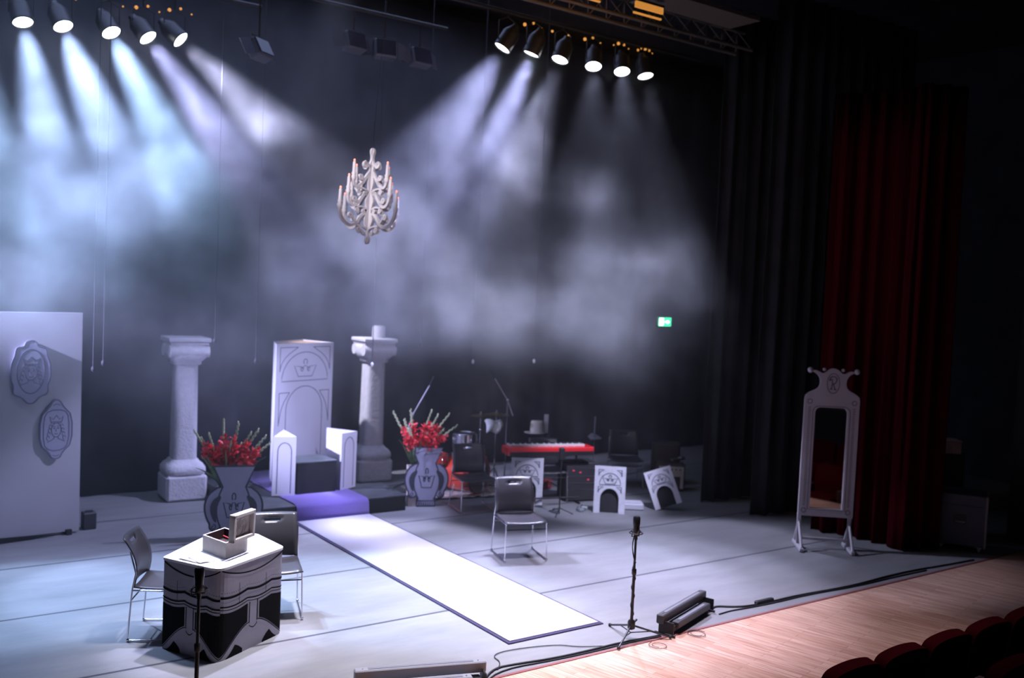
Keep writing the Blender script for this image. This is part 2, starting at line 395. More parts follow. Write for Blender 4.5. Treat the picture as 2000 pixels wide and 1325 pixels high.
BLOBS = [  # centre, half widths, weight
 (1.70, 11.70, 4.33, 0.83, 0.90, 0.83, 0.75),
 (2.48, 12.00, 4.75, 0.82, 0.90, 0.89, 0.55),
 (3.26, 11.90, 4.84, 0.84, 0.90, 0.61, 0.68),
 (3.63, 11.70, 4.50, 0.57, 0.70, 0.31, 0.85),
 (4.19, 11.80, 5.05, 0.55, 0.70, 0.30, 1.35),
 (2.81, 11.40, 3.98, 0.76, 0.80, 0.46, 1.25),
 (1.85, 11.00, 3.34, 0.74, 0.80, 0.59, 1.25),
 (1.33, 10.90, 2.74, 0.65, 0.80, 0.39, 1.1),
 (2.14, 12.30, 5.55, 0.89, 0.70, 0.36, 0.35),
 (3.36, 12.10, 5.61, 0.86, 0.70, 0.31, 0.35),
 (3.93, 11.90, 2.97, 1.91, 1.00, 1.21, 0.75),
 (3.14, 13.00, 1.32, 0.99, 0.60, 1.00, 0.3),
 (5.16, 11.60, 3.16, 1.07, 1.00, 0.99, 0.38),
 (6.91, 10.60, 5.58, 0.38, 0.60, 0.53, 0.55),
 (6.60, 10.80, 4.90, 0.61, 0.70, 0.53, 0.72),
 (6.13, 11.00, 4.20, 0.72, 0.80, 0.60, 0.66),
 (7.26, 10.30, 4.96, 0.28, 0.60, 0.70, 0.9),
 (5.66, 11.30, 3.45, 0.84, 0.90, 0.60, 0.32),
 (6.55, 10.60, 3.37, 1.14, 0.90, 0.66, 0.42),
 (6.98, 9.80, 2.88, 0.81, 0.90, 0.38, 0.6),
 (7.80, 9.30, 3.18, 0.59, 0.80, 0.52, 0.85),
 (8.56, 9.30, 3.48, 0.54, 0.70, 0.40, 0.7),
 (7.89, 9.60, 4.29, 0.45, 0.50, 0.30, 0.6),
 (9.32, 9.30, 3.24, 0.56, 0.70, 0.69, 0.5),
 (7.75, 9.40, 2.53, 0.82, 0.70, 0.36, 0.75),
 (8.51, 9.40, 2.33, 0.27, 0.50, 0.54, 0.7),
 (6.94, 10.90, 2.56, 1.27, 0.90, 0.41, 0.6),
 (7.39, 10.20, 5.76, 0.17, 0.35, 0.28, 1.1),
 (9.04, 10.20, 6.06, 0.30, 0.30, 0.14, 0.3),
 (9.74, 10.20, 5.92, 0.22, 0.30, 0.26, 0.3),
 (8.47, 10.20, 5.93, 0.24, 0.30, 0.17, 0.2),
 (10.43, 9.60, 3.57, 1.27, 1.20, 1.84, 0.16),
 (4.88, 11.50, 5.65, 1.48, 1.20, 0.96, 0.16),
]
haze('stage_haze', 'drifting pale theatre smoke lit by the lamp beams above the stage', BLOBS, (-2.6, 8.2, .25), (14.5, 13.8, 6.5), (258, 84, 92), .17, (.90, .93, 1.0), nscale=1.0, warp=.45, contrast=1.9)

# ------------------------------------------------------------------ lighting rig
LENS = mat('lit_lens', (1, 1, 1), .3, emit=(.93, .95, 1.0), estr=14)
AMB = mat('glowing_amber', (.3, .12, .03), .5, emit=(1.0, .42, .08), estr=.8)
CAN = mat('lamp_can', (.02, .02, .022), .45)
def par_lamp(i, loc, target, power, color, ang, label, group, beads):
    d = (Vector(target)-Vector(loc)).normalized()
    R = d.to_track_quat('-Z', 'Y').to_matrix().to_4x4()       # local -z points along the beam
    t = thing('par_lamp', label, 'stage light', loc, 0, group)
    m = MB(); m.lathe([(.118, 0), (.122, .01), (.115, .03), (.115, .22), (.09, .27), (.05, .33), (.045, .36)], 20, 0, R, cap=False)
    m.lathe([(.118, 0), (.108, 0), (.108, .03)], 20, 0, R, cap=False)
    m.build('lamp_can', CAN, t)
    m = MB(); m.lathe([(0, .004), (.06, .008), (.108, .02)], 20, 0, R); m.build('lens', LENS, t)
    m = MB()                                                   # yoke up to the bar
    side = Vector((1, 0, 0)); q = R @ Vector((0, 0, .12))
    top = 6.59-loc[2]
    for s in (-1, 1): m.tube([q+side*.13*s, q+side*.13*s+Vector((0, 0, .24)), Vector((0, q.y, q.z+.3))+Vector((q.x, 0, 0))], .008, 6)
    m.tube([Vector((q.x, q.y, q.z+.3)), Vector((q.x, q.y, max(top, q.z+.32)))], .016, 6)
    m.build('yoke', CAN, t)
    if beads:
        for k in range(beads):                                 # amber emissive beads in an arc above the can
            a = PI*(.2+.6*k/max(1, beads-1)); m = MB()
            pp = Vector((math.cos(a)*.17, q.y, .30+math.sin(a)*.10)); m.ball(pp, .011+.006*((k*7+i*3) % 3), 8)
            m.build('amber_bead', AMB, t)
    spot('par_beam', Vector(loc)+d*.03, target, power, color, ang, .5, .1)
    return t
names = ['leftmost lit par lamp of the bank over the left side of the stage', 'lit par lamp second from the left in the left bank', 'bluest lit par lamp, middle one of the left bank',
         'dimmer lit par lamp, fourth from the left in the left bank', 'lit par lamp with a tilted oval face, rightmost of the left bank',
         'lit par lamp nearest the chandelier, leftmost of the right bank', 'lit par lamp second from the left in the right bank', 'lit par lamp third from the left in the right bank',
         'lit par lamp third from the right in the right bank', 'lit par lamp second from the right in the right bank', 'rightmost lit par lamp of the right bank, flattest oval', 'lit par lamp of the left bank just outside the left edge of the picture']
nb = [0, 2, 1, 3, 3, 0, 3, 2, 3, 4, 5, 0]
for i, (loc, tg, pw, c, an) in enumerate(PARS):
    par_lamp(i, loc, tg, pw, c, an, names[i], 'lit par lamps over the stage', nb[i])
for (x0, x1, y, lab) in ((-2, 4.6, 12.4, 'black lighting bar carrying the left bank of lit lamps'), (6.2, 10.6, 10.3, 'black lighting bar carrying the right bank of lit lamps')):
    m = MB(); m.tube([(x0, y, 6.64), (x1, y, 6.64)], .026, 8); tag(m.build('lighting_bar', MATT), lab, 'bar')

# dark rigging above: unlit fixtures, catwalk lit by amber work lights
def dark_fixture(loc, rz, tilt, label):
    t = thing('floodlight', label, 'stage light', loc, rz, 'unlit floodlights between the two lamp banks')
    R = Matrix.Rotation(tilt, 4, 'X')
    m = MB(); m.box((0, 0, 0), (.30, .16, .24), 0, R, bev=.02); m.build('housing', mat('dark_grey_housing', (.09, .09, .11), .5), t)
    m = MB(); m.box((0, -.09, 0), (.26, .02, .20), 0, R); m.build('glass', mat('dark_glass', (.03, .03, .05), .15), t)
    for sx in (-1, 1):
        m = MB(); m.box((sx*.2, -.12, .0), (.14, .006, .22), 0, R @ Matrix.Rotation(sx*.5, 4, 'Z')); m.build('barn_door', mat('barn_door_metal', (.10, .10, .13), .4, .3), t)
    m = MB(); m.tube([(-.16, 0, 0), (-.16, 0, .16), (.16, 0, .16), (.16, 0, 0)], .008, 6); m.tube([(0, 0, .16), (0, 0, 6.58-loc[2])], .014, 6); m.build('yoke', MATT, t)
for (x, z, rz, ti, lab) in ((4.25, 5.86, .6, -.5, 'unlit floodlight with flared doors, right of the left lamp bank'), (5.50, 6.18, .2, -.3, 'unlit floodlight high above the chandelier, left of three'),
                            (5.95, 6.17, -.2, -.2, 'unlit floodlight high above the chandelier, middle of three'), (6.48, 6.15, .1, -.3, 'unlit floodlight high above the chandelier, right of three')):
    dark_fixture((x, 11.5, z), rz, ti, lab)
m = MB(); m.tube([(4.0, 11.5, 6.62), (6.9, 11.5, 6.62)], .026, 8); tag(m.build('lighting_bar', MATT), 'black lighting bar carrying the unlit floodlights', 'bar')
def truss(x0, x1, y, z, label):
    t = thing('lighting_truss', label, 'truss', (x0, y, z))
    for (dy, dz) in ((-.15, 0), (.15, 0), (0, .26)):
        m = MB(); m.tube([(0, dy, dz), (x1-x0, dy, dz)], .024, 8); m.build('chord', TRUSSM, t)
    m = MB(); n = int((x1-x0)/.3)
    for k in range(n):
        a, b = (x1-x0)*k/n, (x1-x0)*(k+1)/n
        m.tube([(a, -.15, 0), ((a+b)/2, 0, .26), (b, -.15, 0)], .010, 5); m.tube([(a, .15, 0), ((a+b)/2, 0, .26), (b, .15, 0)], .010, 5)
    m.build('lattice', TRUSSM, t)
TRUSSM = mat('truss_metal', (.16, .13, .10), .5, .4)
truss(5.0, 10.4, 9.3, 6.55, 'long metal lattice truss running above the right lamp bank')
truss(-.5, 4.6, 11.6, 6.95, 'metal lattice truss running above the left lamp bank')
AMBL = mat('amber_work_light', (.4, .2, .05), .5, emit=(1.0, .40, .07), estr=.55)
for (x, y, z, L, lab) in ((6.25, 8.5, 6.46, .42, 'amber lit work-light strip near the top edge, leftmost of three'), (6.86, 8.5, 6.47, .42, 'amber lit work-light strip near the top edge, middle of three'),
                          (7.80, 8.5, 6.46, .44, 'brightest amber work-light strip, rightmost of three, above the right lamp bank')):
    t = thing('work_light', lab, 'light', (x, y, z), 0, 'amber work lights on the catwalk')
    m = MB(); m.box((0, 0, .05), (L+.04, .10, .04)); m.build('housing', CAN, t)
    m = MB(); m.box((0, -.045, 0), (L, .02, .075)); m.box((0, -.02, -.09), (L, .02, .02)); m.build('glowing_tube', AMBL, t)
    area('work_light_glow', (x, y, z-.15), (x, y+.6, z-1), 3, (1, .5, .15), L, .1)
m = MB(); m.box((7.2, 8.5, 6.62), (4.6, .5, .05)); tag(m.build('catwalk', mat('catwalk_metal', (.10, .07, .05), .6)), 'dark catwalk above the amber work lights', 'catwalk')

# exit sign
t = thing('exit_sign', 'glowing green emergency exit sign on the rear wall beyond the keyboards', 'sign', (13.60, 13.85, 2.59))
m = MB(); m.box((0, 0, 0), (.36, .06, .19), 0, bev=.01); m.box((0, .07, 0), (.10, .10, .10)); m.build('housing', mat('sign_housing', (.02, .12, .06), .5), t)
m = MB(); m.box((0, -.034, 0), (.34, .006, .17)); m.build('green_face', mat('green_face', (.02, .5, .2), .4, emit=(.05, .95, .42), estr=1.6), t)
m = MB()
F = Matrix.Translation((0, -.038, 0))
m.poly([(-.15, -.07), (-.04, -.07), (-.04, .07), (-.15, .07)], .003, 0, F)
m.poly([(.01, -.012), (.07, -.012), (.07, -.04), (.13, 0), (.07, .04), (.07, .012), (.01, .012)], .003, 0, F)
m.build('pictogram', mat('white_pictogram', (1, 1, 1), .4, emit=(.8, 1, .9), estr=5), t)

# hanging lines
for (x, y, zb, lab, wt, z1) in ((2.55, 12.0, 1.93, 'thin hanging line just right of the white flat, ending low', 0, 7.9), (2.66, 12.0, 2.0, 'thin hanging line nearest the white flat, left of its twin', 0, 7.9),
        (3.98, 12.0, 2.27, 'thin hanging line above the left column', 0, 7.9), (4.52, 12.0, 2.01, 'thin hanging line between the left column and the throne', 0, 7.9),
        (6.2, 12.0, 1.95, 'weighted hanging line below the chandelier, in front of the right column', 1, 7.9), (7.88, 12.0, 1.98, 'weighted hanging line above the drum kit', 1, 7.9), (9.02, 12.0, 1.98, 'weighted hanging line above the red keyboard', 1, 7.9),
        (6.97, 12.0, 2.24, 'short faint hanging line between the right column and the drum kit line', 0, 7.9)):
    t = thing('hanging_line', lab, 'line', (x, y, zb), 0, 'lines hanging from the grid')
    m = MB(); m.tube([(0, 0, .03), (0, 0, z1-zb)], .006, 5); m.build('cord', mat('dark_cord', (.03, .03, .04), .8), t)
    m = MB(); m.lathe([(.004, -.02), (.02, 0), (.02, .03), (.005, .05)], 10); m.build('weight', mat('pale_weight', (.75, .78, .8), .4) if wt else mat('dark_cord', (.03, .03, .04), .8), t)

# ------------------------------------------------------------------ chandelier of crossed scroll-cut boards
def chandelier(loc):
    t = thing('chandelier', 'white painted scroll-cut candle chandelier hanging above the throne', 'chandelier', loc, 0)
    t.rotation_euler = (0, math.radians(2.2), math.radians(15)); t.scale = (.88,)*3
    CH = mat('chandelier_white', (.50, .46, .48), .75, noise=.05, nscale=10)
    K = 1.29; H = lambda y: 1.19-(y-90)/1000
    T3 = [((605, 300, 520), [(30, 400), (70, 470), (120, 560), (175, 605), (215, 580), (222, 520)], (132, 470)),
          ((665, 490, 700), [(40, 620), (90, 690), (150, 800), (210, 845), (262, 800), (277, 700)], (195, 752)),
          ((725, 660, 885), [(50, 905), (110, 950), (160, 1050), (235, 1095), (315, 1050), (362, 960), (370, 880)], (232, 955))]
    for q in range(4):
        R = Matrix.Rotation(q*PI/2, 4, 'Z'); th = .032
        m = MB(); Ty = R @ Matrix.Translation((0, -th/2, 0))
        prof = [(0, 90), (25, 95), (40, 140), (22, 190), (20, 240), (45, 290), (50, 330), (42, 380), (50, 440), (62, 520), (45, 590), (28, 640), (50, 690), (80, 750), (60, 820), (40, 880), (70, 940), (82, 1000), (55, 1070), (30, 1110), (14, 1150), (14, 1180), (35, 1215), (36, 1255), (20, 1285), (0, 1290)]
        prof = [(0, 90)]+smooth(prof, 1)[1:-1]+[(0, 1290)]
        m.poly([(r*.001*K*.8, H(y)) for r, y in prof], th, 0, Ty)
        def S(pts, wd):
            pts = smooth([(r*.001*K, H(y)) for r, y in pts], 2); m.line(pts, wd, 0, Ty, 0, th=th)
        def B(r, y, rad):
            m.line(spiral(r*.001*K, H(y), rad, rad*.25, 200, 1.3, 16), [rad*.62]*17, 0, Ty, 0, th=th)
        B(85, 305, .04)
        S([(20, 330), (60, 300), (95, 275)], .03)
        for (cx, c0, c1), arm, bl in T3:
            S(arm, .036); B(bl[0], bl[1], .036); S([(arm[2][0], arm[2][1]), (bl[0]-28, bl[1]+40), (bl[0]-34, bl[1]+5)], .022)
        B(150, 645, .03); B(70, 660, .026); B(155, 880, .03); B(75, 880, .026); B(120, 1115, .034); B(62, 1150, .026)
        S([(40, 640), (90, 605), (160, 610)], .022); S([(45, 860), (95, 830), (165, 845)], .022); S([(20, 1100), (70, 1075), (150, 1070)], .022)
        o = m.build('scroll_board', CH, t)
        for (cx, c0, c1), arm, bl in T3:
            r = arm[-1][0]*.001*K; c = R @ Vector((r, 0, 0)); m = MB(); T = Matrix.Translation((c.x, c.y, 0))
            m.lathe([(.012, H(c1)-.03), (.028, H(c1)), (.034, H(c1)+.03), (.022, H(c1)+.055), (.030, H(c1)+.075), (.020, H(c1)+.09), (.019, H(c0)-.01), (.008, H(c0))], 12, 0, T); k = m.build('candle', CH, t)
            m = MB(); m.ball((c.x, c.y, H(c0)+.012), .014, 8, sc=(1, 1, 1.4)); m.build('flame_bulb', mat('flame_bulb', (.9, .35, .25), .4, emit=(1, .25, .15), estr=.9), k)
    m = MB()
    for k in range(10):
        z = 1.19+.02+k*.032; m.tube([(math.cos(a)*.011*(1 if k % 2 else .3), math.sin(a)*.3*.011*1, z+math.sin(a)*.02) for a in [2*PI*j/10 for j in range(11)]], .003, 5)
    m.tube([(0, 0, 1.5), (.09, 0, 3.45)], .003, 5)
    m.build('chain', MATT, t)
chandelier((4.84, 9.6, 3.535))

# ------------------------------------------------------------------ drawn patterns shared by throne, stands and vases
def crown(cx, cz, wd, ht):
    a = wd/2
    return [(cx-a*.6, cz), (cx-a, cz+ht*.55), (cx-a*.72, cz+ht*.62), (cx-a*.42, cz+ht*.42), (cx-a*.14, cz+ht*.55), (cx, cz+ht*.42), (cx+a*.14, cz+ht*.55), (cx+a*.42, cz+ht*.42), (cx+a*.72, cz+ht*.62), (cx+a, cz+ht*.55), (cx+a*.6, cz)]
def crown_lines(m, cx, cz, wd, ht, lw, M, mi=1):
    a = wd/2
    m.line([(cx-a*.62, cz), (cx+a*.62, cz), (cx+a, cz+ht*.62), (cx+a*.40, cz+ht*.56), (cx+a*.20, cz+ht*.36), (cx+a*.13, cz+ht*.6),
            (cx-a*.13, cz+ht*.6), (cx-a*.20, cz+ht*.36), (cx-a*.40, cz+ht*.56), (cx-a, cz+ht*.62)], lw, mi, M, closed=True)
    m.line(arc(cx, cz+ht*.84, a*.17, ht*.15, -60, 240, 12), lw, mi, M)
    m.line(arc(cx-a*.3, cz+ht*.42, a*.11, ht*.12, 0, 330, 8), lw, mi, M); m.line(arc(cx+a*.3, cz+ht*.42, a*.11, ht*.12, 0, 330, 8), lw, mi, M)
def spandrel(m, x0, x1, z0, z1, lw, M, mi=1, solid=False):
    """triangle with a concave side: corner at (x0,z1), legs along the top to x1 and down to z0"""
    c = [(x0, z1), (x1, z1)]+[(x0+(x1-x0)*(1-t)**1.0*(1-.35*math.sin(PI*t)), z1-(z1-z0)*t*(1-.15*math.sin(PI*t))) for t in [i/8 for i in range(1, 9)]]
    m.line(c, lw, mi, M, closed=True)

# ------------------------------------------------------------------ throne on its platform
m = MB(); PL = [(4.34, 11.44), (6.50, 11.44), (6.57, 12.33), (6.20, 12.36), (6.22, 13.80), (4.34, 13.80)]
m.add([(x, y, 0) for x, y in PL]+[(x, y, .21) for x, y in PL], [(0, 1, 7, 6), (1, 2, 8, 7), (2, 3, 9, 8), (3, 4, 10, 9), (4, 5, 11, 10), (5, 0, 6, 11), (6, 7, 8, 9, 10, 11), (5, 4, 3, 2, 1, 0)])
o = m.build('stage_platform', PLATF); tag(o, 'low black platform carrying the white throne', 'platform')
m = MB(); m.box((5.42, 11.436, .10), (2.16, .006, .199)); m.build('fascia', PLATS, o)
# runner: one strip over the platform, down its front and along the floor
t = thing('carpet_runner', 'violet carpet on the platform step continuing as a pale lavender runner to the stage front', 'carpet', (0, 0, 0))
secA = [(13.7, .217), (11.62, .217), (11.50, .216), (11.44, .205), (11.415, .17), (11.40, .06), (11.392, .012)]
secB = [(11.39, .010), (11.34, .009)]+[(11.3-i*.46, .008) for i in range(11)]+[(6.69, .008)]
def strip(sec, x0, x1, dz, mi, mm):
    vs = []; n = len(sec)
    for (y, z) in sec:
        vs += [(x0, y, z+dz), (x1, y, z+dz)]
    mm.add(vs, [(2*i, 2*i+2, 2*i+3, 2*i+1) for i in range(n-1)], mi, True)
for nm, sec, mt in (('step_carpet', secA, CARPET), ('runner_sheet', secB, RUNNER)):
    m = MB(); strip(sec, 4.905, 5.925, .004, 0, m); o = m.build(nm, mt, t); s = o.modifiers.new('t', 'SOLIDIFY'); s.thickness = .005; s.offset = 1
for x0, x1 in ((4.865, 4.90), (5.93, 5.955)):
    m = MB(); strip(secB, x0, x1, .003, 0, m); m.build('edge_binding', CARPE, t)
m = MB()
m.add([(4.865, 6.65, .011), (5.955, 6.65, .011), (5.955, 6.69, .011), (4.865, 6.69, .011)], [(0, 1, 2, 3)])
m.add([(4.865, 6.65, .0), (5.955, 6.65, .0), (5.955, 6.65, .011), (4.865, 6.65, .011)], [(0, 1, 2, 3)]); m.build('end_binding', CARPE, t)

t = thing('throne', 'tall white three-sided throne board with drawn arches and a crown', 'throne', (5.08, 12.70, .224))
WT = mat('throne_white', (.66, .64, .72), .7, noise=.02, nscale=5)
FT = frame((0, 0, 0), (1.026, .367))
W_, H_ = 1.09, 1.975
m = MB()
base = [(0, 0), (1.026, .367), (.82, 1.01), (.16, .52)]
V3 = [Vector((x, y, 0)) for x, y in base]; V4 = [v+Vector((0, 0, H_)) for v in V3]
m.add(V3+V4, [(0, 1, 5, 4), (1, 2, 6, 5), (2, 3, 7, 6), (3, 0, 4, 7), (3, 2, 1, 0)], 0)
m.add([v+Vector((0, 0, -.02)) for v in V4], [(0, 1, 2, 3)], 2)
lw = .011
q = W_/2
m.line(arc(q, 1.44, .44, .41, 0, 180, 20), lw, 1, FT, closed=True)
crown_lines(m, q, 1.50, .42, .25, lw, FT)
for sx in (0, 1):
    X = lambda x: x if not sx else W_-x
    for zt, x1, dz in ((1.92, .40, .34), (1.28, .26, .46)):
        m.line([(X(.07), zt), (X(x1), zt)]+smooth([(X(x1), zt), (X(.07+(x1-.07)*.35), zt-dz*.35), (X(.09), zt-dz*.7), (X(.07), zt-dz)], 1)+[(X(.07), zt)], lw, 1, FT)
m.line([(.20, 0.02), (.20, 1.02)]+arc(q, 1.02, q-.20, .34, 180, 0, 20)+[(W_-.20, 1.02), (W_-.20, .02)], lw, 1, FT)
m.build('back_board', [WT, SOFTINK, mat('raw_board_inside', (.42, .30, .2), .8)], t)
def arm_box(name, a, b, c, h):
    m = MB(); P = [Vector((*q, 0)) for q in (a, b, c)]; Q = [p+Vector((0, 0, h)) for p in P]
    m.add(P+Q, [(0, 1, 4, 3), (1, 2, 5, 4), (2, 0, 3, 5), (3, 4, 5), (2, 1, 0)], 0)
    d = (P[1]-P[0]); L = d.length; F = frame(P[0], (d.x, d.y))
    m.line([(L*.2, .03), (L*.2, h-.2)]+arc(L/2, h-.2, L*.3, L*.4, 180, 0, 12)+[(L*.8, h-.2), (L*.8, .03)], .011, 1, F)
    return m.build(name, [WT, SOFTINK], t)
arm_box('armrest', (-.27, -.66), (.02, -.74), (.10, -.10), .79)
arm_box('armrest', (.70, -.70), (1.00, -.56), (.74, -.11), .79)
m = MB(); m.box((5.42, 12.23, .437), (.57, .50, .42), 0, bev=.006); o = m.build('throne_seat_block', mat('seat_block_black', (.010, .010, .012), .7, noise=.2, nscale=6))
tag(o, 'black boxy seat block between the white armrests of the throne', 'seat')
m = MB(); m.box((5.42, 12.23, .652), (.575, .505, .012)); m.build('seat_top', mat('seat_top_grey', (.10, .115, .12), .5, noise=.2, nscale=5), o)

# ------------------------------------------------------------------ columns
def column(loc, rz, label):
    t = thing('column', label, 'column', loc, rz, 'white plaster columns behind the throne')
    k = .31/.265
    m = MB(); m.box((0, 0, .18), (.55, .55, .36), 0, bev=.035)
    m.lathe([(.265, .36), (.28, .40), (.275, .45), (.24, .50), (.20, .53), (.18, .56)], 32, 0, sq=4); m.build('base', PLASTER, t)
    m = MB(); m.lathe([(.165, .5), (.162, .9), (.155, 1.5), (.15, 1.95)], 32, 0, sq=4); m.build('shaft', PLASTER, t)
    m = MB(); m.lathe([(.155, 1.86), (.19, 1.88), (.19, 1.915), (.215, 1.935), (.245, 1.97), (.262, 2.03), (.262, 2.10), (.245, 2.155), (.20, 2.165)], 32, 0, sq=4)
    for s in (-1, 1):
        m.tube([(-.262*1, s*.19, 2.06), (.262, s*.19, 2.06)], .085, 14); 
    m.box((0, 0, 2.165), (.50, .50, .03)); m.box((0, 0, 2.215), (.555, .555, .06), 0, bev=.012); m.build('capital', PLASTER, t)
    return t
column((4.04, 13.38, 0), math.radians(-3), 'white plaster column on a square base, left of the throne')
column((7.0, 13.5, 0), math.radians(-4), 'white plaster column behind the throne, with a short drum on its top')
m = MB(); m.lathe([(.10, 0), (.105, .02), (.10, .17), (.085, .19)], 24, 0); tag(m.build('column_drum', PLASTER, None, (7.07, 13.5, 2.247)), 'short white cylinder standing on top of the right column', 'drum')

# ------------------------------------------------------------------ white flat with two drawn portraits
P0, P1 = Vector((-.4, 11.60)), Vector((2.462, 12.04)); d = P1-P0; FL = frame((P0.x, P0.y, 0), (d.x, d.y)); Lw = d.length
t = thing('scenery_flat', 'wide white scenery flat cut off by the left edge of the picture', 'scenery')
FM = mat('flat_white', (.50, .49, .54), .75, noise=.05, nscale=1.5)
m = MB(); m.poly([(0, .06), (.4, .05), (.9, .07), (1.6, .045), (1.9, .10), (2.0, .05), (2.5, .04), (Lw-.02, .03), (Lw-.03, 2.6), (0, 2.6)], .05, 0, FL); m.build('board', FM, t)
for x in (.5, 1.7, 2.75):
    m = MB(); m.box((x, .25, .03), (.06, .6, .06), 0, FL); m.box((x, .04, .6), (.05, .05, 1.2), 0, FL); m.tube([FL @ Vector((x, .5, .05)), FL @ Vector((x, .06, 1.1))], .02, 6); m.build('brace', BLACK, t)
m = MB(); m.poly([(1.2, 0), (2.35, 0), (2.6, .03), (1.9, .07), (1.5, .03)], .02, 0, FL @ Matrix.Translation((0, -.03, 0))); m.build('dark_skirt', BLACK, t)
m = MB(); m.box((0, 0, .1), (.15, .15, .2), 0, bev=.01); m.box((0, 0, .21), (.08, .03, .02)); tag(m.build('stage_weight', mat('weight_black', (.05, .05, .06), .6), None, (2.58, 12.19, 0)), 'small dark stage weight at the right foot of the white flat', 'weight')
def plaque(cx, cz, w_, h_, lobed, label):
    o0 = FL @ Vector((cx, 0, cz)); F = frame((0, 0, 0), (d.x, d.y))
    t = thing('portrait_plaque', label, 'picture', (o0.x, o0.y, o0.z), 0, 'drawn portraits on the white flat')
    F = F @ Matrix.Translation((0, -.032, 0))
    a, b = w_/2, h_/2
    if lobed:
        out = smooth([(0, b), (.28*a, .95*b), (.35*a, .78*b), (.75*a, .78*b), (.80*a, .5*b), (1*a, .25*b), (1*a, -.25*b), (.85*a, -.42*b), (.9*a, -.7*b), (.45*a, -.78*b), (.2*a, -.97*b), (0, -b),
               (-.2*a, -.97*b), (-.45*a, -.78*b), (-.9*a, -.7*b), (-.85*a, -.42*b), (-a, -.25*b), (-a, .25*b), (-.8*a, .5*b), (-.75*a, .78*b), (-.35*a, .78*b), (-.28*a, .95*b)], 2, True)
        inn = arc(0, .02*b, .70*a, .70*b, 0, 350, 35)
    else:
        out = smooth([(.18*a, b), (.45*a, .75*b), (a, .45*b), (a, -.5*b), (.42*a, -.78*b), (.25*a, -b), (-.25*a, -b), (-.42*a, -.78*b), (-a, -.5*b), (-a, .45*b), (-.45*a, .75*b), (-.18*a, b)], 1, True)
        inn = smooth([(.5*a, .66*b), (.8*a, .4*b), (.8*a, -.5*b), (.4*a, -.72*b), (-.4*a, -.72*b), (-.8*a, -.5*b), (-.8*a, .4*b), (-.5*a, .66*b)], 1, True)
    m = MB(); m.poly(out, .03, 0, F); m.line(out, .014, 1, F, closed=True); m.line(inn, .011, 1, F, closed=True)
    if not lobed: m.line(arc(0, .78*b, .22*a, .08*b, 20, 160, 8), .008, 1, F); m.line(arc(0, -.84*b, .22*a, .07*b, 200, 340, 8), .008, 1, F)
    # plain drawn face with crown, curls and shoulders
    lw = .008; fz = -.02*b
    m.line(arc(0, fz, .30*a, .24*b, 0, 350, 24), lw, 1, F, closed=True)
    for s in (-1, 1):
        m.line(arc(s*.12*a, fz+.06*b, .05*a, .02*b, 0, 340, 8), lw*.8, 1, F); m.line(arc(s*.12*a, fz+.10*b, .07*a, .03*b, 30, 150, 6), lw*.8, 1, F)
        for k in range(4): m.line(arc(s*(.36+.05*k)*a, fz+(.12-.13*k)*b, .09*a, .07*b, 0, 300, 8), lw*.8, 1, F)
        m.line([(s*.12*a, fz-.22*b), (s*.14*a, fz-.30*b), (s*.55*a, fz-.40*b)], lw, 1, F)
    m.line(arc(0, fz-.10*b, .10*a, .04*b, 200, 340, 8), lw, 1, F); m.line([(0, fz+.03*b), (-.03*a, fz-.04*b), (.02*a, fz-.05*b)], lw*.8, 1, F)
    cz2 = fz+.24*b
    m.line([(-.32*a, cz2), (.32*a, cz2), (.42*a, cz2+.22*b), (.2*a, cz2+.12*b), (0, cz2+.26*b), (-.2*a, cz2+.12*b), (-.42*a, cz2+.22*b)], lw, 1, F, closed=True)
    m.line([(-.31*a, cz2+.04*b), (.31*a, cz2+.04*b)], lw*.8, 1, F)
    m.build('drawn_board', [mat('plaque_board', (.38, .38, .50), .7), SOFTINK], t)
plaque(2.30, 1.925, .42, .72, True, 'upper left drawn portrait in a scalloped oval frame')
plaque(2.585, 1.255, .35, .68, False, 'lower right drawn portrait in a long eight-sided frame')

# ------------------------------------------------------------------ vase cut-outs, flower boxes, gladioli
VB = mat('vase_board', (.29, .28, .38), .75, noise=.05, nscale=6)
def vase(loc, dr, sc, label):
    t = thing('vase_cutout', label, 'cutout', loc, 0, 'painted vase cut-outs')
    F = frame((0, 0, 0), dr) @ Matrix.Scale(sc, 4)
    half = [(.206, .80), (.116, .58), (.17, .575), (.25, .515), (.29, .42), (.29, .33), (.262, .24), (.235, .195), (.24, .16), (.215, .125), (.165, .125), (.135, .16), (.118, .11), (.122, .08), (.118, .0)]
    half = [half[0], half[1]]+smooth(half[2:11], 1)+half[11:]
    out = half+[(-x, z) for x, z in half[::-1]]
    m = MB(); m.poly(out, .018, 0, F, 1); m.line(out, .020, 1, F, closed=True, off=.0015)
    for s in (-1, 1):
        cres = smooth([(s*.115, .50), (s*.19, .47), (s*.235, .40), (s*.235, .32), (s*.205, .235), (s*.165, .20), (s*.175, .28), (s*.165, .38)], 1, True)
        if s > 0: cres = cres[::-1]
        m.poly(cres, .004, 1, F @ Matrix.Translation((0, -.0035, 0)))
        m.line(smooth([(s*.116, .58), (s*.15, .50), (s*.172, .38), (s*.17, .27), (s*.13, .16), (s*.10, .10)], 2), .016, 1, F)
        m.line(spiral(s*.20, .165, .03, .008, 90, 1.1*s, 14), .010, 1, F)
    m.line([(-.12, .082), (.12, .082)], .012, 1, F)
    for k in range(-3, 4): m.line([(k*.03, .02), (k*.03, .06)], .009, 1, F)
    m.line([(-.11, .012), (.11, .012)], .01, 1, F)
    crown_lines(m, 0, .26, .21, .26, .013, F)
    m.build('painted_board', [VB, INK], t)
    m = MB(); m.box((.0, .10, .012), (.05, .18, .022), 0, F); m.tube([F @ Vector((0, .17, .02)), F @ Vector((0, .02, .32))], .009, 6); m.build('support', BLACK, t)
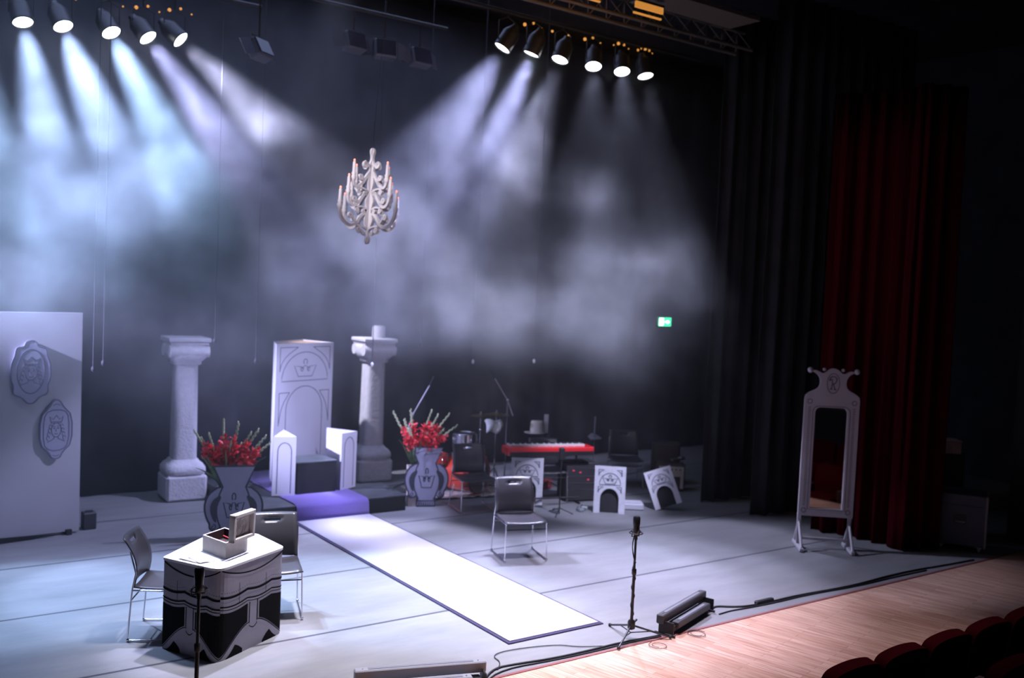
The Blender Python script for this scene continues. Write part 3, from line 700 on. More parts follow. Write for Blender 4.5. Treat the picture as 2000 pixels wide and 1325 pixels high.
vase((3.885, 10.87, 0), (.95, -.31), 1.12, 'grey-violet vase cut-out left of the throne, partly behind the open box')
vase((6.86, 11.50, 0), (.92, -.38), 1.05, 'grey-violet vase cut-out right of the throne, with curled handles and a crown')
PINK = mat('pink_white_board', (.72, .60, .58), .7, noise=.05, nscale=6)
def flower_box(loc, rz, h, label):
    t = thing('flower_box', label, 'box', loc, rz, 'tall pale flower boxes')
    m = MB(); w_ = .085
    for (x, y, a, b) in ((-w_, 0, .01, .18), (w_, 0, .01, .18), (0, -w_, .18, .01), (0, w_, .18, .01)): m.box((x, y, h/2), (a, b, h))
    m.box((0, 0, .01), (.17, .17, .02)); m.build('box_body', PINK, t)
    m = MB(); m.box((0, 0, h-.06), (.155, .155, .02)); m.build('soil', mat('dark_soil', (.03, .02, .015), .9), t)
    for (x, y, a, b) in ((-w_-.008, 0, .008, .20), (w_+.008, 0, .008, .20), (0, -w_-.008, .20, .008), (0, w_+.008, .20, .008)):
        m = MB(); m.box((x, y, h-.03), (a, b, .06)); m.build('rim', PINK, t)
flower_box((3.86, 11.10, 0), -.3, .60, 'tall pale flower box behind the vase cut-out left of the throne')
flower_box((6.75, 11.66, 0), -.4, .56, 'tall pale flower box behind the vase cut-out right of the throne')
FRED = mat('gladiolus_red', (.95, .06, .08), .5, noise=.25, nscale=25)
FGRN = mat('flower_green', (.16, .24, .13), .6, noise=.3, nscale=15); BUDG = mat('bud_green', (.42, .46, .28), .6)
def petals(m, c, r, ax):
    for k in range(6):
        a = 2*PI*k/6+random.random(); R = Matrix.Translation(c) @ ax @ Matrix.Rotation(a, 4, 'Z') @ Matrix.Rotation(.75+random.uniform(-.15, .2), 4, 'Y')
        vs = [(0, 0, 0)]; rows = 3
        for i in range(1, rows+1):
            for j in range(-1, 2):
                u = i/rows; vs.append((r*.32*math.sin(PI*(.15+.7*u))*j, r*.12*(j*j-1)+random.uniform(-.05, .05)*r, r*u*1.1+(.1*r*j*j if i == rows else 0)))
        fs = [(0, 1, 2), (0, 2, 3)]
        for i in range(rows-1):
            b = 1+3*i; fs += [(b, b+3, b+4, b+1), (b+1, b+4, b+5, b+2)]
        m.add(vs, fs, 0, True, R)
def gladiolus(base, tip, nblo, lab, group, leaf):
    base, tip = Vector(base), Vector(tip); t = thing('gladiolus', lab, 'flower', base, 0, group)
    D = tip-base; mid = D*.5+Vector((-D.x*.12, -D.y*.12, .03))
    pts = [Vector((0, 0, 0))*(1-s)**2+mid*2*s*(1-s)+D*s*s for s in [i/10 for i in range(11)]]
    m = MB(); m.tube(pts, [.008]*5+[.006]*3+[.004]*3, 6); m.build('stem', FGRN, t)
    def P(s): return Vector((0, 0, 0))*(1-s)**2+mid*2*s*(1-s)+D*s*s
    m = MB()
    for k in range(9):                                    # closed buds towards the tip
        s = .70+.30*k/9; p = P(s); T = (P(min(1, s+.02))-P(s-.02)).normalized()
        q = T.to_track_quat('Z', 'Y').to_matrix().to_4x4() @ Matrix.Rotation(PI*k+.4, 4, 'Z') @ Matrix.Rotation(.45, 4, 'Y')
        m.ball((0, 0, .018), .016*(1.25-s*.5), 6, 0, Matrix.Translation(p) @ q, (1, 1, 2.4))
    m.build('bud', BUDG, t)
    for k in range(nblo):
        s = .44+.34*k/max(1, nblo); p = P(s); T = (P(s+.02)-P(s-.02)).normalized()
        ax = T.to_track_quat('Z', 'Y').to_matrix().to_4x4() @ Matrix.Rotation(2.1*k+random.random(), 4, 'Z') @ Matrix.Rotation(1.15, 4, 'Y')
        m = MB(); petals(m, p, .075*(1.15-.5*(s-.44)), ax); m.build('blossom', FRED, t)
    for k in range(leaf):
        a = random.uniform(-.3, .3); m = MB(); e = D*.55+Vector((a, a*.5, random.uniform(-.1, .1)))
        pp = [Vector((0, 0, 0)), e*.5+Vector((0, 0, .08)), e]; wv = Vector((.018, 0, .004)); sp = [pp[0]*(1-u)**2+pp[1]*2*u*(1-u)+pp[2]*u*u for u in [i/6 for i in range(7)]]
        vs = []
        for i, q in enumerate(sp): ww = wv*(1.2-abs(i-2)/4.2); vs += [q-ww, q+Vector((0, .008, 0)), q+ww]
        m.add(vs, [(3*i+j, 3*i+j+1, 3*i+j+4, 3*i+j+3) for i in range(6) for j in (0, 1)], 0, True); m.build('leaf', FGRN, t)
# tips measured around each box
for k, (tip, nb_) in enumerate([((3.50, 11.20, 1.29), 4), ((3.58, 11.18, 1.20), 5), ((3.66, 11.15, 1.25), 6), ((3.82, 11.11, 1.42), 4), ((3.98, 11.05, 1.38), 5), ((4.12, 11.0, 1.26), 6), ((4.20, 10.97, 1.30), 5), ((4.28, 10.94, 1.22), 6), ((4.33, 10.92, 1.14), 5), ((3.70, 11.2, 1.16), 6), ((3.90, 11.05, 1.18), 6), ((4.02, 11.05, 1.12), 6)]):
    gladiolus((3.86+random.uniform(-.04, .04), 11.10+random.uniform(-.04, .04), .56), tip, nb_, 'red gladiolus spike in the bouquet left of the throne', 'gladioli left of the throne', 1 if k % 2 else 2)
for k, (tip, nb_) in enumerate([((6.43, 11.76, 1.33), 2), ((6.58, 11.70, 1.22), 6), ((6.66, 11.68, 1.36), 5), ((6.90, 11.50, 1.36), 6), ((6.98, 11.46, 1.30), 6), ((7.12, 11.38, 1.32), 5), ((7.22, 11.32, 1.16), 6), ((6.62, 11.62, 1.10), 7), ((6.92, 11.52, 1.16), 7), ((7.06, 11.42, 1.10), 6)]):
    gladiolus((6.75+random.uniform(-.04, .04), 11.66+random.uniform(-.04, .04), .52), tip, nb_, 'red gladiolus spike in the bouquet right of the throne', 'gladioli right of the throne', 2 if k % 2 else 1)

# ------------------------------------------------------------------ chairs
SEATM = mat('chair_shell', (.052, .050, .058), .33, spec=.5)
def make_chair(label):
    """local: x width, front towards -y, floor centre at the origin"""
    t = thing('sled_chair', label, 'chair', (0, 0, 0), 0, 'black plastic chairs on chrome sled frames')
    W, D, H = .50, .46, .45
    m = MB(); n = 10; vs = []
    for j in range(9):
        for i in range(n+1):
            u = i/n*2-1; v = j/8
            z = H+.018*abs(u)**2.5-.012*math.sin(PI*v)-(.02*max(0, .2-v)/.2)**1+.0
            vs.append((u*W/2*(1-.05*v), -D/2+v*D, z))
    m.add(vs, [(j*(n+1)+i, j*(n+1)+i+1, (j+1)*(n+1)+i+1, (j+1)*(n+1)+i) for j in range(8) for i in range(n)], 0, True)
    o = m.build('seat', SEATM, t); s = o.modifiers.new('t', 'SOLIDIFY'); s.thickness = .012
    m = MB(); vs = []; nz = 16; nx = 12
    for j in range(nz+1):
        v = j/nz
        for i in range(nx+1):
            u = i/nx*2-1; z = H+.02+v*.40
            vs.append((u*.235*(1-.03*v), D/2-.02+.035*(1-u*u)+.10*v*v-.03*math.sin(PI*v)+.0, z))
    fs = []
    for j in range(nz):
        for i in range(nx):
            if j in (13,) and 4 <= i <= 7: continue           # hand slot
            fs.append((j*(nx+1)+i, j*(nx+1)+i+1, (j+1)*(nx+1)+i+1, (j+1)*(nx+1)+i))
    m.add(vs, fs, 0, True); o = m.build('backrest', SEATM, t); s = o.modifiers.new('t', 'SOLIDIFY'); s.thickness = .010
    for sx in (-1, 1):
        x = sx*.245; r = .0075
        path = smooth([(x*.97, D/2+.08, .86), (x*.97, D/2-.01, .62), (x, D/2, .44)], 1)
        m = MB(); m.tube([(x, D/2, .435), (x, -D/2+.01, .430)], r, 8); m.tube([(x*.96, D/2+.025, .76), (x*.97, D/2-.025, .58), (x, D/2, .435)], r, 8); m.build('side_rail', CHROME, t)
        for nm, y0, y1 in (('leg', -D/2+.01, -D/2-.02), ('leg', D/2, D/2+.03)):
            m = MB(); m.tube([(x, y0, .43), (x*1.04, y1, .018)], r, 8); m.build(nm, CHROME, t)
        m = MB(); m.tube([(x*1.04, -D/2-.02, .012), (x*1.04, D/2+.03, .012)], r, 8); m.build('floor_runner', CHROME, t)
        for y in (-D/2-.015, D/2+.025):
            m = MB(); m.ball((x*1.04, y, .016), .014, 8); m.build('glide', CHROME, t)
        m = MB(); m.ball((x, -D/2+.01, .435), .014, 8); m.build('joint_cap', CHROME, t)
    for y in (-D/2+.03, D/2):
        m = MB(); m.tube([(-.245, y, .36), (.245, y, .36)], .006, 6); m.build('cross_rail', MATT, t)
    return t
ch = make_chair('black chair in front of the drum kit and keyboard, standing alone beside the carpet')
ch.location = (6.59, 8.89, 0); ch.rotation_euler.z = math.radians(-17)
CG = 'black plastic chairs on chrome sled frames'
dup(ch, (7.40, 11.13, 0), math.radians(-13), 'black chair directly in front of the bass drum', CG)
dup(ch, (8.76, 11.20, 0), math.radians(-22), 'black chair behind the red keyboard, seat seen under it', CG)
dup(ch, (10.55, 11.45, 0), math.radians(-32), 'dark chair at the back, left of the guitar amplifier', CG)
dup(ch, (2.42, 8.35, 0), math.radians(61), 'black chair at the left side of the painted desk', CG)
dup(ch, (3.385, 8.38, 0), math.radians(-18), 'black chair right behind the painted desk, chrome legs showing at its right', CG)

# ------------------------------------------------------------------ painted desk
DP = [(2.272, 7.985), (2.56, 7.44), (3.262, 7.845), (3.21, 8.38), (2.76, 8.46)]
def rounded(P, r, n=5):
    out = []
    for i in range(len(P)):
        a, b, c = Vector(P[i-1]), Vector(P[i]), Vector(P[(i+1) % len(P)]); u = (a-b).normalized()*r[i]; v = (c-b).normalized()*r[i]
        for k in range(n+1):
            s = k/n; out.append(tuple(b+u*(1-s)**2+v*s*s))
    return out
t = thing('desk', 'white-topped desk with black and grey painted drapery sides, in the left foreground', 'desk', (2.77, 8.0, 0))
DPL = [(x-2.77, y-8.0) for x, y in rounded(DP, (.03, .10, .05, .05, .05))]
DESKW = mat('desk_side_grey', (.33, .30, .36), .7, noise=.06, nscale=6); n = len(DPL)
m = MB(); vs = [(x, y, 0) for x, y in DPL]+[(x, y, .745) for x, y in DPL]
m.add(vs, [(i, i+1, i+1+n, i+n) for i in range(3, 15)], 0)
m.add([(x*.97, y*.97, z) for x, y, z in vs], [(i, i+n, i+1+n, i+1) for i in range(3, 15)], 1)
# painting on the two visible sides, laid along the perimeter
def side(a, b):
    P = [DPL[i] for i in range(a, b+1)]; L = [0]
    for i in range(len(P)-1): L.append(L[-1]+(Vector(P[i+1])-Vector(P[i])).length)
    def f(s, z, off):
        q = s*L[-1]; k = 0
        while k < len(L)-2 and q > L[k+1]: k += 1
        u = (q-L[k])/(L[k+1]-L[k]); p0, p1 = Vector(P[k]), Vector(P[k+1]); p = p0+(p1-p0)*u; d_ = (p1-p0).normalized(); nn = Vector((d_.y, -d_.x))
        return (p.x+nn.x*off, p.y+nn.y*off, z)
    return f
def surf(f, lo, hi, s0, s1, mi, off=.0015, n_=26):
    vs = []
    for i in range(n_+1):
        s_ = s0+(s1-s0)*i/n_; a, b = lo(s_), hi(s_); b = max(a+.0005, b); vs += [f(s_, a, off), f(s_, b, off)]
    m.add(vs, [(2*i, 2*i+2, 2*i+3, 2*i+1) for i in range(n_)], mi)
def band(f, z, wd, s0, s1, mi=1, off=.003): surf(f, lambda s_: z(s_)-wd/2, lambda s_: z(s_)+wd/2, s0, s1, mi, off, 30)
for (f, fl) in ((side(3, 9), 0), (side(9, 15), 1)):
    e = lambda s_: (s_ if not fl else s_)
    sw = lambda s_: .745-.085*math.sin(PI*min(1, max(0, s_)))**.8
    hem = lambda s_: .52-.02*abs(math.sin(2.5*PI*s_))
    band(f, sw, .011, .01, .99)
    band(f, hem, .020, 0, 1); band(f, lambda s_: hem(s_)-.075, .012, 0, 1); band(f, lambda s_: hem(s_)-.10, .006, 0, 1)
    for k in range(30):
        s_ = (k+.5)/30; surf(f, lambda q: hem(q)+.035, lambda q: hem(q)+.042, s_-.004, s_+.004, 1, .003, 1)
    for s_ in (.27, .70): surf(f, lambda q: .43, lambda q: .60, s_-.003, s_+.003, 1, .003, 1)
    bot = lambda s_: .015+.22*math.sin(PI*min(1, max(0, (s_-.0)/1.0)))**1.15
    surf(f, lambda s_: bot(s_)+.012, lambda s_: hem(s_)-.125, .0, .41, 1)
    surf(f, lambda s_: bot(s_)+.012, lambda s_: hem(s_)-.125, .60, 1.0, 1)
    surf(f, lambda s_: 0, lambda s_: bot(s_)*.62*(1-abs(s_-.22)/.16), .08, .34, 1); surf(f, lambda s_: 0, lambda s_: bot(s_)*.62*(1-abs(s_-.78)/.14), .66, .90, 1)
    band(f, lambda s_: bot(s_)+.0, .008, .0, .43); band(f, lambda s_: bot(s_)+.0, .008, .58, 1)
    for s_ in (.44, .57): surf(f, lambda q: .22, lambda q: .40, s_-.006, s_+.006, 1, .003, 1)
    band(f, lambda s_: .20-.025*math.sin(PI*(s_-.44)/.13), .008, .44, .57)
for i in (3, 15):
    x, y = DPL[i]; m.add([(x, y, 0), (x*.97, y*.97, 0), (x*.97, y*.97, .745), (x, y, .745)], [(0, 1, 2, 3)], 0)
m.build('painted_side', [DESKW, mat('desk_black_paint', (.006, .006, .007), .8, spec=.1)], t)
m = MB(); DT = [(x*1.012, y*1.012) for x, y in DPL]; vs = [(x, y, .745) for x, y in DT]+[(x, y, .765) for x, y in DT]
m.add(vs, [(i, (i+1) % n, (i+1) % n+n, i+n) for i in range(n)]+[list(range(n, 2*n)), list(range(n))[::-1]], 0); m.build('desk_top', mat('desk_top_white', (.80, .79, .80), .5), t)

for i in (20, 26):
    x, y = DPL[i]; m = MB(); m.box((x*.93, y*.93, .3725), (.04, .04, .745)); m.build('leg', MATT, t)

# open box on the desk
t = thing('keepsake_box', 'small cream box with its framed relief lid standing open, on the desk', 'box', (2.79, 7.96, .766))
a0 = Vector((2.696-2.79, 7.70-7.96)); e1 = Vector((.245, .165)); e2 = Vector((-.085, .335)); BH = .135
c4 = [a0, a0+e1, a0+e1+e2, a0+e2]; th = .016
inn = [a0+e1.normalized()*th+e2.normalized()*th, a0+e1-e1.normalized()*th+e2.normalized()*th, a0+e1+e2-e1.normalized()*th-e2.normalized()*th, a0+e2+e1.normalized()*th-e2.normalized()*th]
m = MB(); vs = [(p.x, p.y, 0) for p in c4]+[(p.x, p.y, BH) for p in c4]+[(p.x, p.y, BH) for p in inn]
m.add(vs, [(0, 1, 5, 4), (1, 2, 6, 5), (2, 3, 7, 6), (3, 0, 4, 7), (4, 5, 9, 8), (5, 6, 10, 9), (6, 7, 11, 10), (7, 4, 8, 11), (3, 2, 1, 0)]); m.build('box_body', CREAM, t)
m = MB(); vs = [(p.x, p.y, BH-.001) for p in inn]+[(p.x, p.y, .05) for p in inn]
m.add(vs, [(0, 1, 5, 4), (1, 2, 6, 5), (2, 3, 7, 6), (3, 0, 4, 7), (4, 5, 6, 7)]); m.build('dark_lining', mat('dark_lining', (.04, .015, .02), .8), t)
m = MB(); m.tube(smooth([(inn[0].x+.04, inn[0].y+.10, .06), (inn[0].x+.10, inn[0].y+.14, .12), (inn[0].x+.13, inn[0].y+.20, .09), (inn[0].x+.06, inn[0].y+.25, .125)], 2), .007, 6); m.build('red_ribbon', mat('red_ribbon', (.5, .02, .03), .5), t)
LM = frame((c4[0].x+.012, c4[0].y-.014, BH+.004), e1) @ Matrix.Rotation(math.radians(2), 4, 'X'); LW, LH = e1.length, .235
m = MB(); LMf = LM @ Matrix.Translation((0, -.03, 0))
m.box((LW/2, .022, LH/2), (LW, .012, LH), 0, LMf)
for (cx, cz, a, b) in ((LW/2, .016, LW, .032), (LW/2, LH-.016, LW, .032), (.016, LH/2, .032, LH), (LW-.016, LH/2, .032, LH)): m.box((cx, 0, cz), (a, .045, b), 0, LMf, bev=.005)
lid = m.build('lid', CREAM, t)
m = MB(); m.box((LW/2, .014, LH/2), (LW-.11, .006, LH-.10), 0, LMf)
for k in range(5):
    r = .012+.012*k; m.line([(LW/2+r*1.1*math.cos(a)*(1+.15*math.cos(5*a)), LH/2+r*1.2*math.sin(a)*(1+.15*math.cos(5*a+k))) for a in [2*PI*j/40 for j in range(40)]], .003, 1, LMf @ Matrix.Translation((0, .011, 0)), closed=True, off=.003)
m.build('relief_panel', [CREAM, mat('relief_shadow_grey', (.44, .41, .42), .7)], lid)
# papers and glasses at the front of the desk
for (x, y, rz, dz, lab) in ((2.47, 7.82, .5, 0, 'white sheet of paper lying at the left front of the desk'), (2.52, 7.77, .2, .003, 'white folded letter lying on the sheet at the desk front')):
    m = MB(); vs = []; 
    for i in range(9):
        u = i/8; vs += [(-.07+.14*u, -.10, .004*math.sin(6*u)+.004), (-.07+.14*u, .10, .006*math.sin(5*u+1)+.006)]
    m.add(vs, [(2*i, 2*i+2, 2*i+3, 2*i+1) for i in range(8)], 0, True); o = m.build('paper_sheet', WHITE, None, (x, y, .766+dz)); o.rotation_euler.z = rz
    s = o.modifiers.new('t', 'SOLIDIFY'); s.thickness = .001; tag(o, lab, 'paper')

# ------------------------------------------------------------------ microphone stands at the stage edge
def mic_stand(base, top, feet, label, wrap=True):
    t = thing('microphone_stand', label, 'microphone stand', base)
    h = top
    m = MB(); m.tube([(0, 0, .10), (0, 0, h-.20)], .011, 10); m.tube([(0, 0, .10), (0, 0, h*.55)], .014, 10); m.build('pole', MATT, t)
    m = MB(); m.lathe([(.018, .09), (.034, .10), (.034, .16), (.022, .18)], 12); m.tube([(.03, 0, .15), (.065, 0, .17)], .01, 6); m.build('hub', MATT, t)
    m = MB(); m.lathe([(.016, h*.55-.03), (.022, h*.55-.02), (.022, h*.55+.02), (.016, h*.55+.03)], 10); m.build('clutch', MATT, t)
    for fx, fy in feet:
        m = MB(); m.tube([(0, 0, .13), (fx, fy, .014)], .009, 8); m.tube([(0, 0, .06), (fx*.5, fy*.5, .07)], .005, 6); leg = m.build('leg', mat('dark_steel', (.10, .10, .11), .35, .8), t)
        m = MB(); m.ball((fx, fy, .016), .016, 8); m.build('rubber_foot', MATT, leg)
    m = MB(); m.tube([(0, 0, h-.21), (0, 0, h-.17)], .016, 10)                   # clip bracket and shock mount
    m.tube([(-.045, 0, h-.135), (-.05, 0, h-.175), (.035, 0, h-.18), (.05, 0, h-.14)], .006, 6)
    for k in range(6):
        a = 2*PI*k/6; m.tube([(.058*math.cos(a), .058*math.sin(a), h-.15), (.030*math.cos(a+.5), .030*math.sin(a+.5), h-.12)], .003, 5)
    m.tube([(.06*math.cos(2*PI*k/16), .06*math.sin(2*PI*k/16), h-.15) for k in range(17)], .005, 6); m.build('shock_mount', MATT, t)
    m = MB(); m.lathe([(.02, h-.17), (.029, h-.155), (.029, h-.08)], 16); m.lathe([(.031, h-.08), (.033, h-.06), (.033, h-.012), (.026, h)], 16); m.build('microphone', mat('black_microphone', (.02, .02, .022), .35, .3), t)
    if wrap:
        pts = [(-.02, 0, h-.17), (-.03, .01, h-.26), (-.02, 0, h-.36), (0, -.014, h-.42)]
        for k in range(20): a = k*1.1; z = h-.42-(h-.58)*k/19; pts.append((.017*math.cos(a)-.0, .017*math.sin(a), z))
        m = MB(); m.tube(smooth(pts, 1), .005, 6); m.build('wrapped_cable', MATT, t)
mic_stand((5.92, 6.235, 0), 1.12, [(.05, .34), (.33, -.17), (-.27, -.14)], 'black microphone stand on a tripod at the stage edge, beyond the carpet end')
mic_stand((2.0, 6.2, 0), 1.19, [(.3, -.08), (-.25, -.18), (-.02, .3)], 'black microphone stand in front of the painted desk, cut off at the bottom', wrap=False)

# ------------------------------------------------------------------ LED battens
def batten(loc, rz, L, tilt, label, face):
    t = thing('floor_light_batten', label, 'stage light', loc, rz, 'linear floor lights at the stage edge')
    R = Matrix.Rotation(tilt, 4, 'X')
    for (y, z, l, hh) in ((.045, .145, L, .085), (-.055, .085, L*.74, .06)):
        m = MB(); m.box((0, y, z), (l, .075, hh), 0, R, bev=.008); h = m.build('housing', face, t)
        m = MB(); m.box((0, y, z+hh/2+.001), (l*.80, .030, .004), 0, R)
        m.build('lens_strip', mat('batten_strip_grey', (.22, .22, .26), .3), h)
        for sx in (-1, 1):
            m = MB(); m.lathe([(.006, 0), (.006, .004)], 8, 0, R @ Matrix.Translation((sx*l*.44, y, z+hh/2))); m.build('screw', STEEL, h)
    for sx in (-1, 1):
        m = MB(); m.box((sx*(L/2-.03), -.01, .07), (.012, .15, .12), 0, R); m.tube([(sx*(L/2-.03), -.10, .012), (sx*(L/2-.03), .10, .012)], .012, 8); m.build('bracket', MATT, t)
    m = MB(); m.box((0, -.01, .055), (L*.9, .10, .05), 0, R); m.build('power_unit', MATT, t)
    return t
batten((6.70, 6.31, 0), math.radians(20), .98, 0, 'black double floor light batten right of the microphone stand at the stage edge', mat('batten_black', (.05, .05, .055), .45))
batten((3.70, 6.15, .02), math.radians(-18), 1.02, 0, 'pale-topped floor light batten cut off at the bottom edge of the picture', mat('batten_silver', (.30, .30, .34), .4))

# cables along the edge
CAB = mat('black_cable', (.015, .015, .017), .6)
def cable(name, pts, r, label, material=CAB, z=.008, group='cables along the stage edge'):
    m = MB(); m.tube(smooth([(p[0], p[1], z if len(p) < 3 else p[2]) for p in pts], 2), r, 6); return tag(m.build(name, material), label, 'cable', group)
cable('floor_cable', [(4.23, 6.10), (4.45, 6.27), (4.66, 6.255), (5.01, 6.20), (5.454, 6.19), (5.75, 6.20), (6.05, 6.17), (6.22, 6.16)], .009, 'thick black cable from the pale batten to the tripod of the microphone stand')
cable('floor_cable', [(4.2, 6.06), (4.5, 6.22), (5.0, 6.165), (5.5, 6.15), (5.9, 6.165), (6.2, 6.13)], .006, 'thinner black cable beside the thick one along the stage edge')
cable('floor_cable', [(7.15, 6.40), (7.29, 6.50), (7.44, 6.39), (7.59, 6.33), (7.87, 6.31), (8.38, 6.315), (8.84, 6.27), (9.35, 6.245), (9.9, 6.28), (10.5, 6.27), (10.95, 6.22), (11.6, 6.18)], .011, 'long black cable snaking right from the double batten towards the flight case')
cable('floor_cable', [(7.15, 6.30), (7.35, 6.32), (7.6, 6.29), (8.0, 6.27), (8.5, 6.28), (9.2, 6.215), (10.0, 6.22), (10.6, 6.20)], .007, 'thin black cable running just in front of the long snaking one')
cable('floor_cable', [(4.463, 6.235), (4.577, 6.355), (4.579, 6.479), (4.687, 6.536), (4.916, 6.517), (5.244, 6.432), (5.365, 6.298), (5.6, 6.2)], .004, 'thin cable looping over the floor in front of the carpet end')
cable('floor_cable', spiral(6.55, 6.02, .10, .05, 0, 1.8, 24), .003, 'thin cable loop on the wood under the double batten')
cable('floor_cable', spiral(6.02, 5.98, .09, .05, 90, 1.4, 20), .003, 'thin cable loop on the wood by the tripod')
m = MB(); m.box((7.86, 6.335, .02), (.26, .05, .035), 0, bev=.008); tag(m.build('cable_adapter', MATT), 'small flat black adapter lying on the long cable', 'adapter')

# ------------------------------------------------------------------ small throne-pattern screens
PLSH = mat('creased_white_sheet', (.70, .70, .78), .55, bump=1.0, bscale=9)
def screen(loc, dr, w_, h_, tilt, side_, label, mater=PLSH):
    t = thing('arch_screen', label, 'screen', loc, 0, 'small white arch screens before the band')
    F = frame((0, 0, 0), dr) @ Matrix.Rotation(side_, 4, 'Y') @ Matrix.Rotation(tilt, 4, 'X')
    m = MB(); a = w_*.20
    ar = arc(w_/2, h_*.30, w_/2-a, w_*.34, 0, 180, 16)
    out = [(0, 0), (0, h_), (w_, h_), (w_, 0), (w_-a, 0)]+ar+[(a, 0)]
    m.poly(out, .012, 0, F)
    lw = w_*.022; F2 = F @ Matrix.Translation((0, 0, 0))
    m.line(arc(w_/2, h_*.60, w_*.34, h_*.25, 0, 180, 16), lw, 1, F2, closed=True)
    crown_lines(m, w_/2, h_*.625, w_*.48, h_*.19, lw, F2)
    for s in (0, 1):
        X = lambda x: x*w_ if not s else w_-x*w_
        for zt in (.92, .56): m.line([(X(.13), h_*zt), (X(.30), h_*zt), (X(.17), h_*(zt-.05)), (X(.13), h_*(zt-.13))], lw*1.3, 1, F2, closed=True)
    m.build('printed_board', [mater, mat('screen_ink', (.05, .05, .09), .6)], t)
    m = MB(); m.box((w_/2, .05, h_*.3), (w_-2*a+.02, .012, h_*.58), 0, F); m.tube([F @ Vector((w_/2, .05, h_*.8)), (F @ Vector((w_/2, .05, 0)))*Vector((1, 1, 0))+Vector((0, .25, .01))], .008, 6); m.build('black_backing', BLACK, t)
screen((8.06, 11.15, 0), (.86, -.51), .47, .68, 0, 0, 'creased white arch screen half hidden behind the lone chair')
screen((8.85, 10.22, 0), (.77, -.64), .44, .665, math.radians(-3), 0, 'creased white arch screen standing straight, middle of three')
screen((9.78, 9.92, 0), (.80, -.60), .40, .56, math.radians(-14), math.radians(-20), 'smooth white arch screen slanting to one side, rightmost of three', mat('smooth_screen_white', (.72, .71, .80), .6))

# ------------------------------------------------------------------ keyboard
t = thing('keyboard', 'bright red stage keyboard with white keys in the band area', 'keyboard', (8.62, 11.02, .80), math.radians(-17))
RK = mat('keyboard_red', (.80, .02, .03), .35, coat=.3)
m = MB(); m.box((0, 0, 0), (1.34, .30, .07), 0, bev=.012); m.box((-.645, -.0, -.03), (.05, .30, .10), 0, bev=.01); m.build('red_body', RK, t)
m = MB(); m.box((0, -.145, -.055), (1.28, .012, .06)); m.build('lower_panel', MATT, t)
for k in range(44):
    m = MB(); m.box((-.60+1.16*(k+.5)/44, .055, .046), (.0245, .18, .026)); m.build('white_key', mat('white_key', (.85, .85, .85), .3), t)
for k in range(44):
    if k % 7 in (2, 6): continue
    m = MB(); m.box((-.60+1.16*(k+1)/44, .085, .064), (.013, .10, .016)); m.build('black_key', MATT, t)
m = MB()
for k in range(8): m.lathe([(.011, 0), (.009, .014)], 10, 0, Matrix.Translation((-.4+.11*k, -.09, .036)))
m.build('control_knobs', mat('pale_control', (.7, .7, .75), .4), t)
t = thing('keyboard_stand', 'black tubular stand under the red keyboard', 'stand', (8.62, 11.02, 0), math.radians(-17))
for sx in (-1, 1):
    m = MB(); m.tube([(sx*.45, -.14, .76), (sx*.45, .14, .76)], .014, 8); m.tube([(sx*.45, 0, .76), (sx*.45, 0, .02)], .018, 8); m.tube([(sx*.45, -.2, .018), (sx*.45, .2, .018)], .016, 8); m.build('leg', MATT, t)
m = MB(); m.tube([(-.45, -.17, .10), (.45, -.17, .10)], .014, 8); m.build('crossbar', MATT, t)
t = thing('equipment_rack', 'dark equipment box with small red lights under the right end of the keyboard', 'rack', (9.18, 11.0, 0), math.radians(-17))
m = MB(); m.box((0, 0, .30), (.50, .36, .56), 0, bev=.01); m.build('housing', mat('rack_black', (.03, .028, .032), .6), t)
for k, (x, z) in enumerate(((-.14, .47), (-.03, .44), (.1, .33))):
    m = MB(); m.box((x, -.183, z), (.03, .006, .02)); m.build('indicator', mat('red_indicator', (.6, .05, .08), .4, emit=(.9, .06, .12), estr=.35), t)
for z in (.18, .28, .38, .5):
    m = MB(); m.box((0, -.182, z), (.46, .004, .006)); m.build('panel_gap', STEEL, t)
m = MB()
for k in range(9): m.tube([(p[0]*1.9+.02*math.sin(k), p[1]*.8, .03+.014*k+.01*math.sin(3*a_)) for a_, p in enumerate(arc(0, 0, .15+.01*(k % 3), .15, 0, 360, 18))], .008, 5)
o = m.build('cable_coil', mat('red_cable', (.40, .05, .05), .6), None, (8.95, 11.75, .0)); tag(o, 'loose coil of dark red cable on the floor beneath the keyboard', 'cable')
for (x, y, rz, lab) in ((8.33, 10.42, .3, 'small metal effects pedal on the floor behind the lone chair'), (8.72, 10.35, -.2, 'bright little effects pedal left of the middle arch screen'), (8.84, 10.42, .8, 'tilted small box beside the bright effects pedal')):
    t = thing('effects_pedal', lab, 'pedal', (x, y, 0), rz, 'small pedals on the stage floor')
    m = MB(); m.box((0, 0, .025), (.08, .12, .045), 0, bev=.008); m.build('housing', mat('pedal_metal', (.45, .50, .52), .3, .6), t)
    for dx in (-.02, .02):
        m = MB(); m.lathe([(.009, .047), (.008, .062)], 8, 0, Matrix.Translation((dx, .03, 0))); m.build('knob', MATT, t)
    m = MB(); m.lathe([(.010, .047), (.009, .058)], 10, 0, Matrix.Translation((0, -.03, 0))); m.build('foot_switch', CHROME, t)
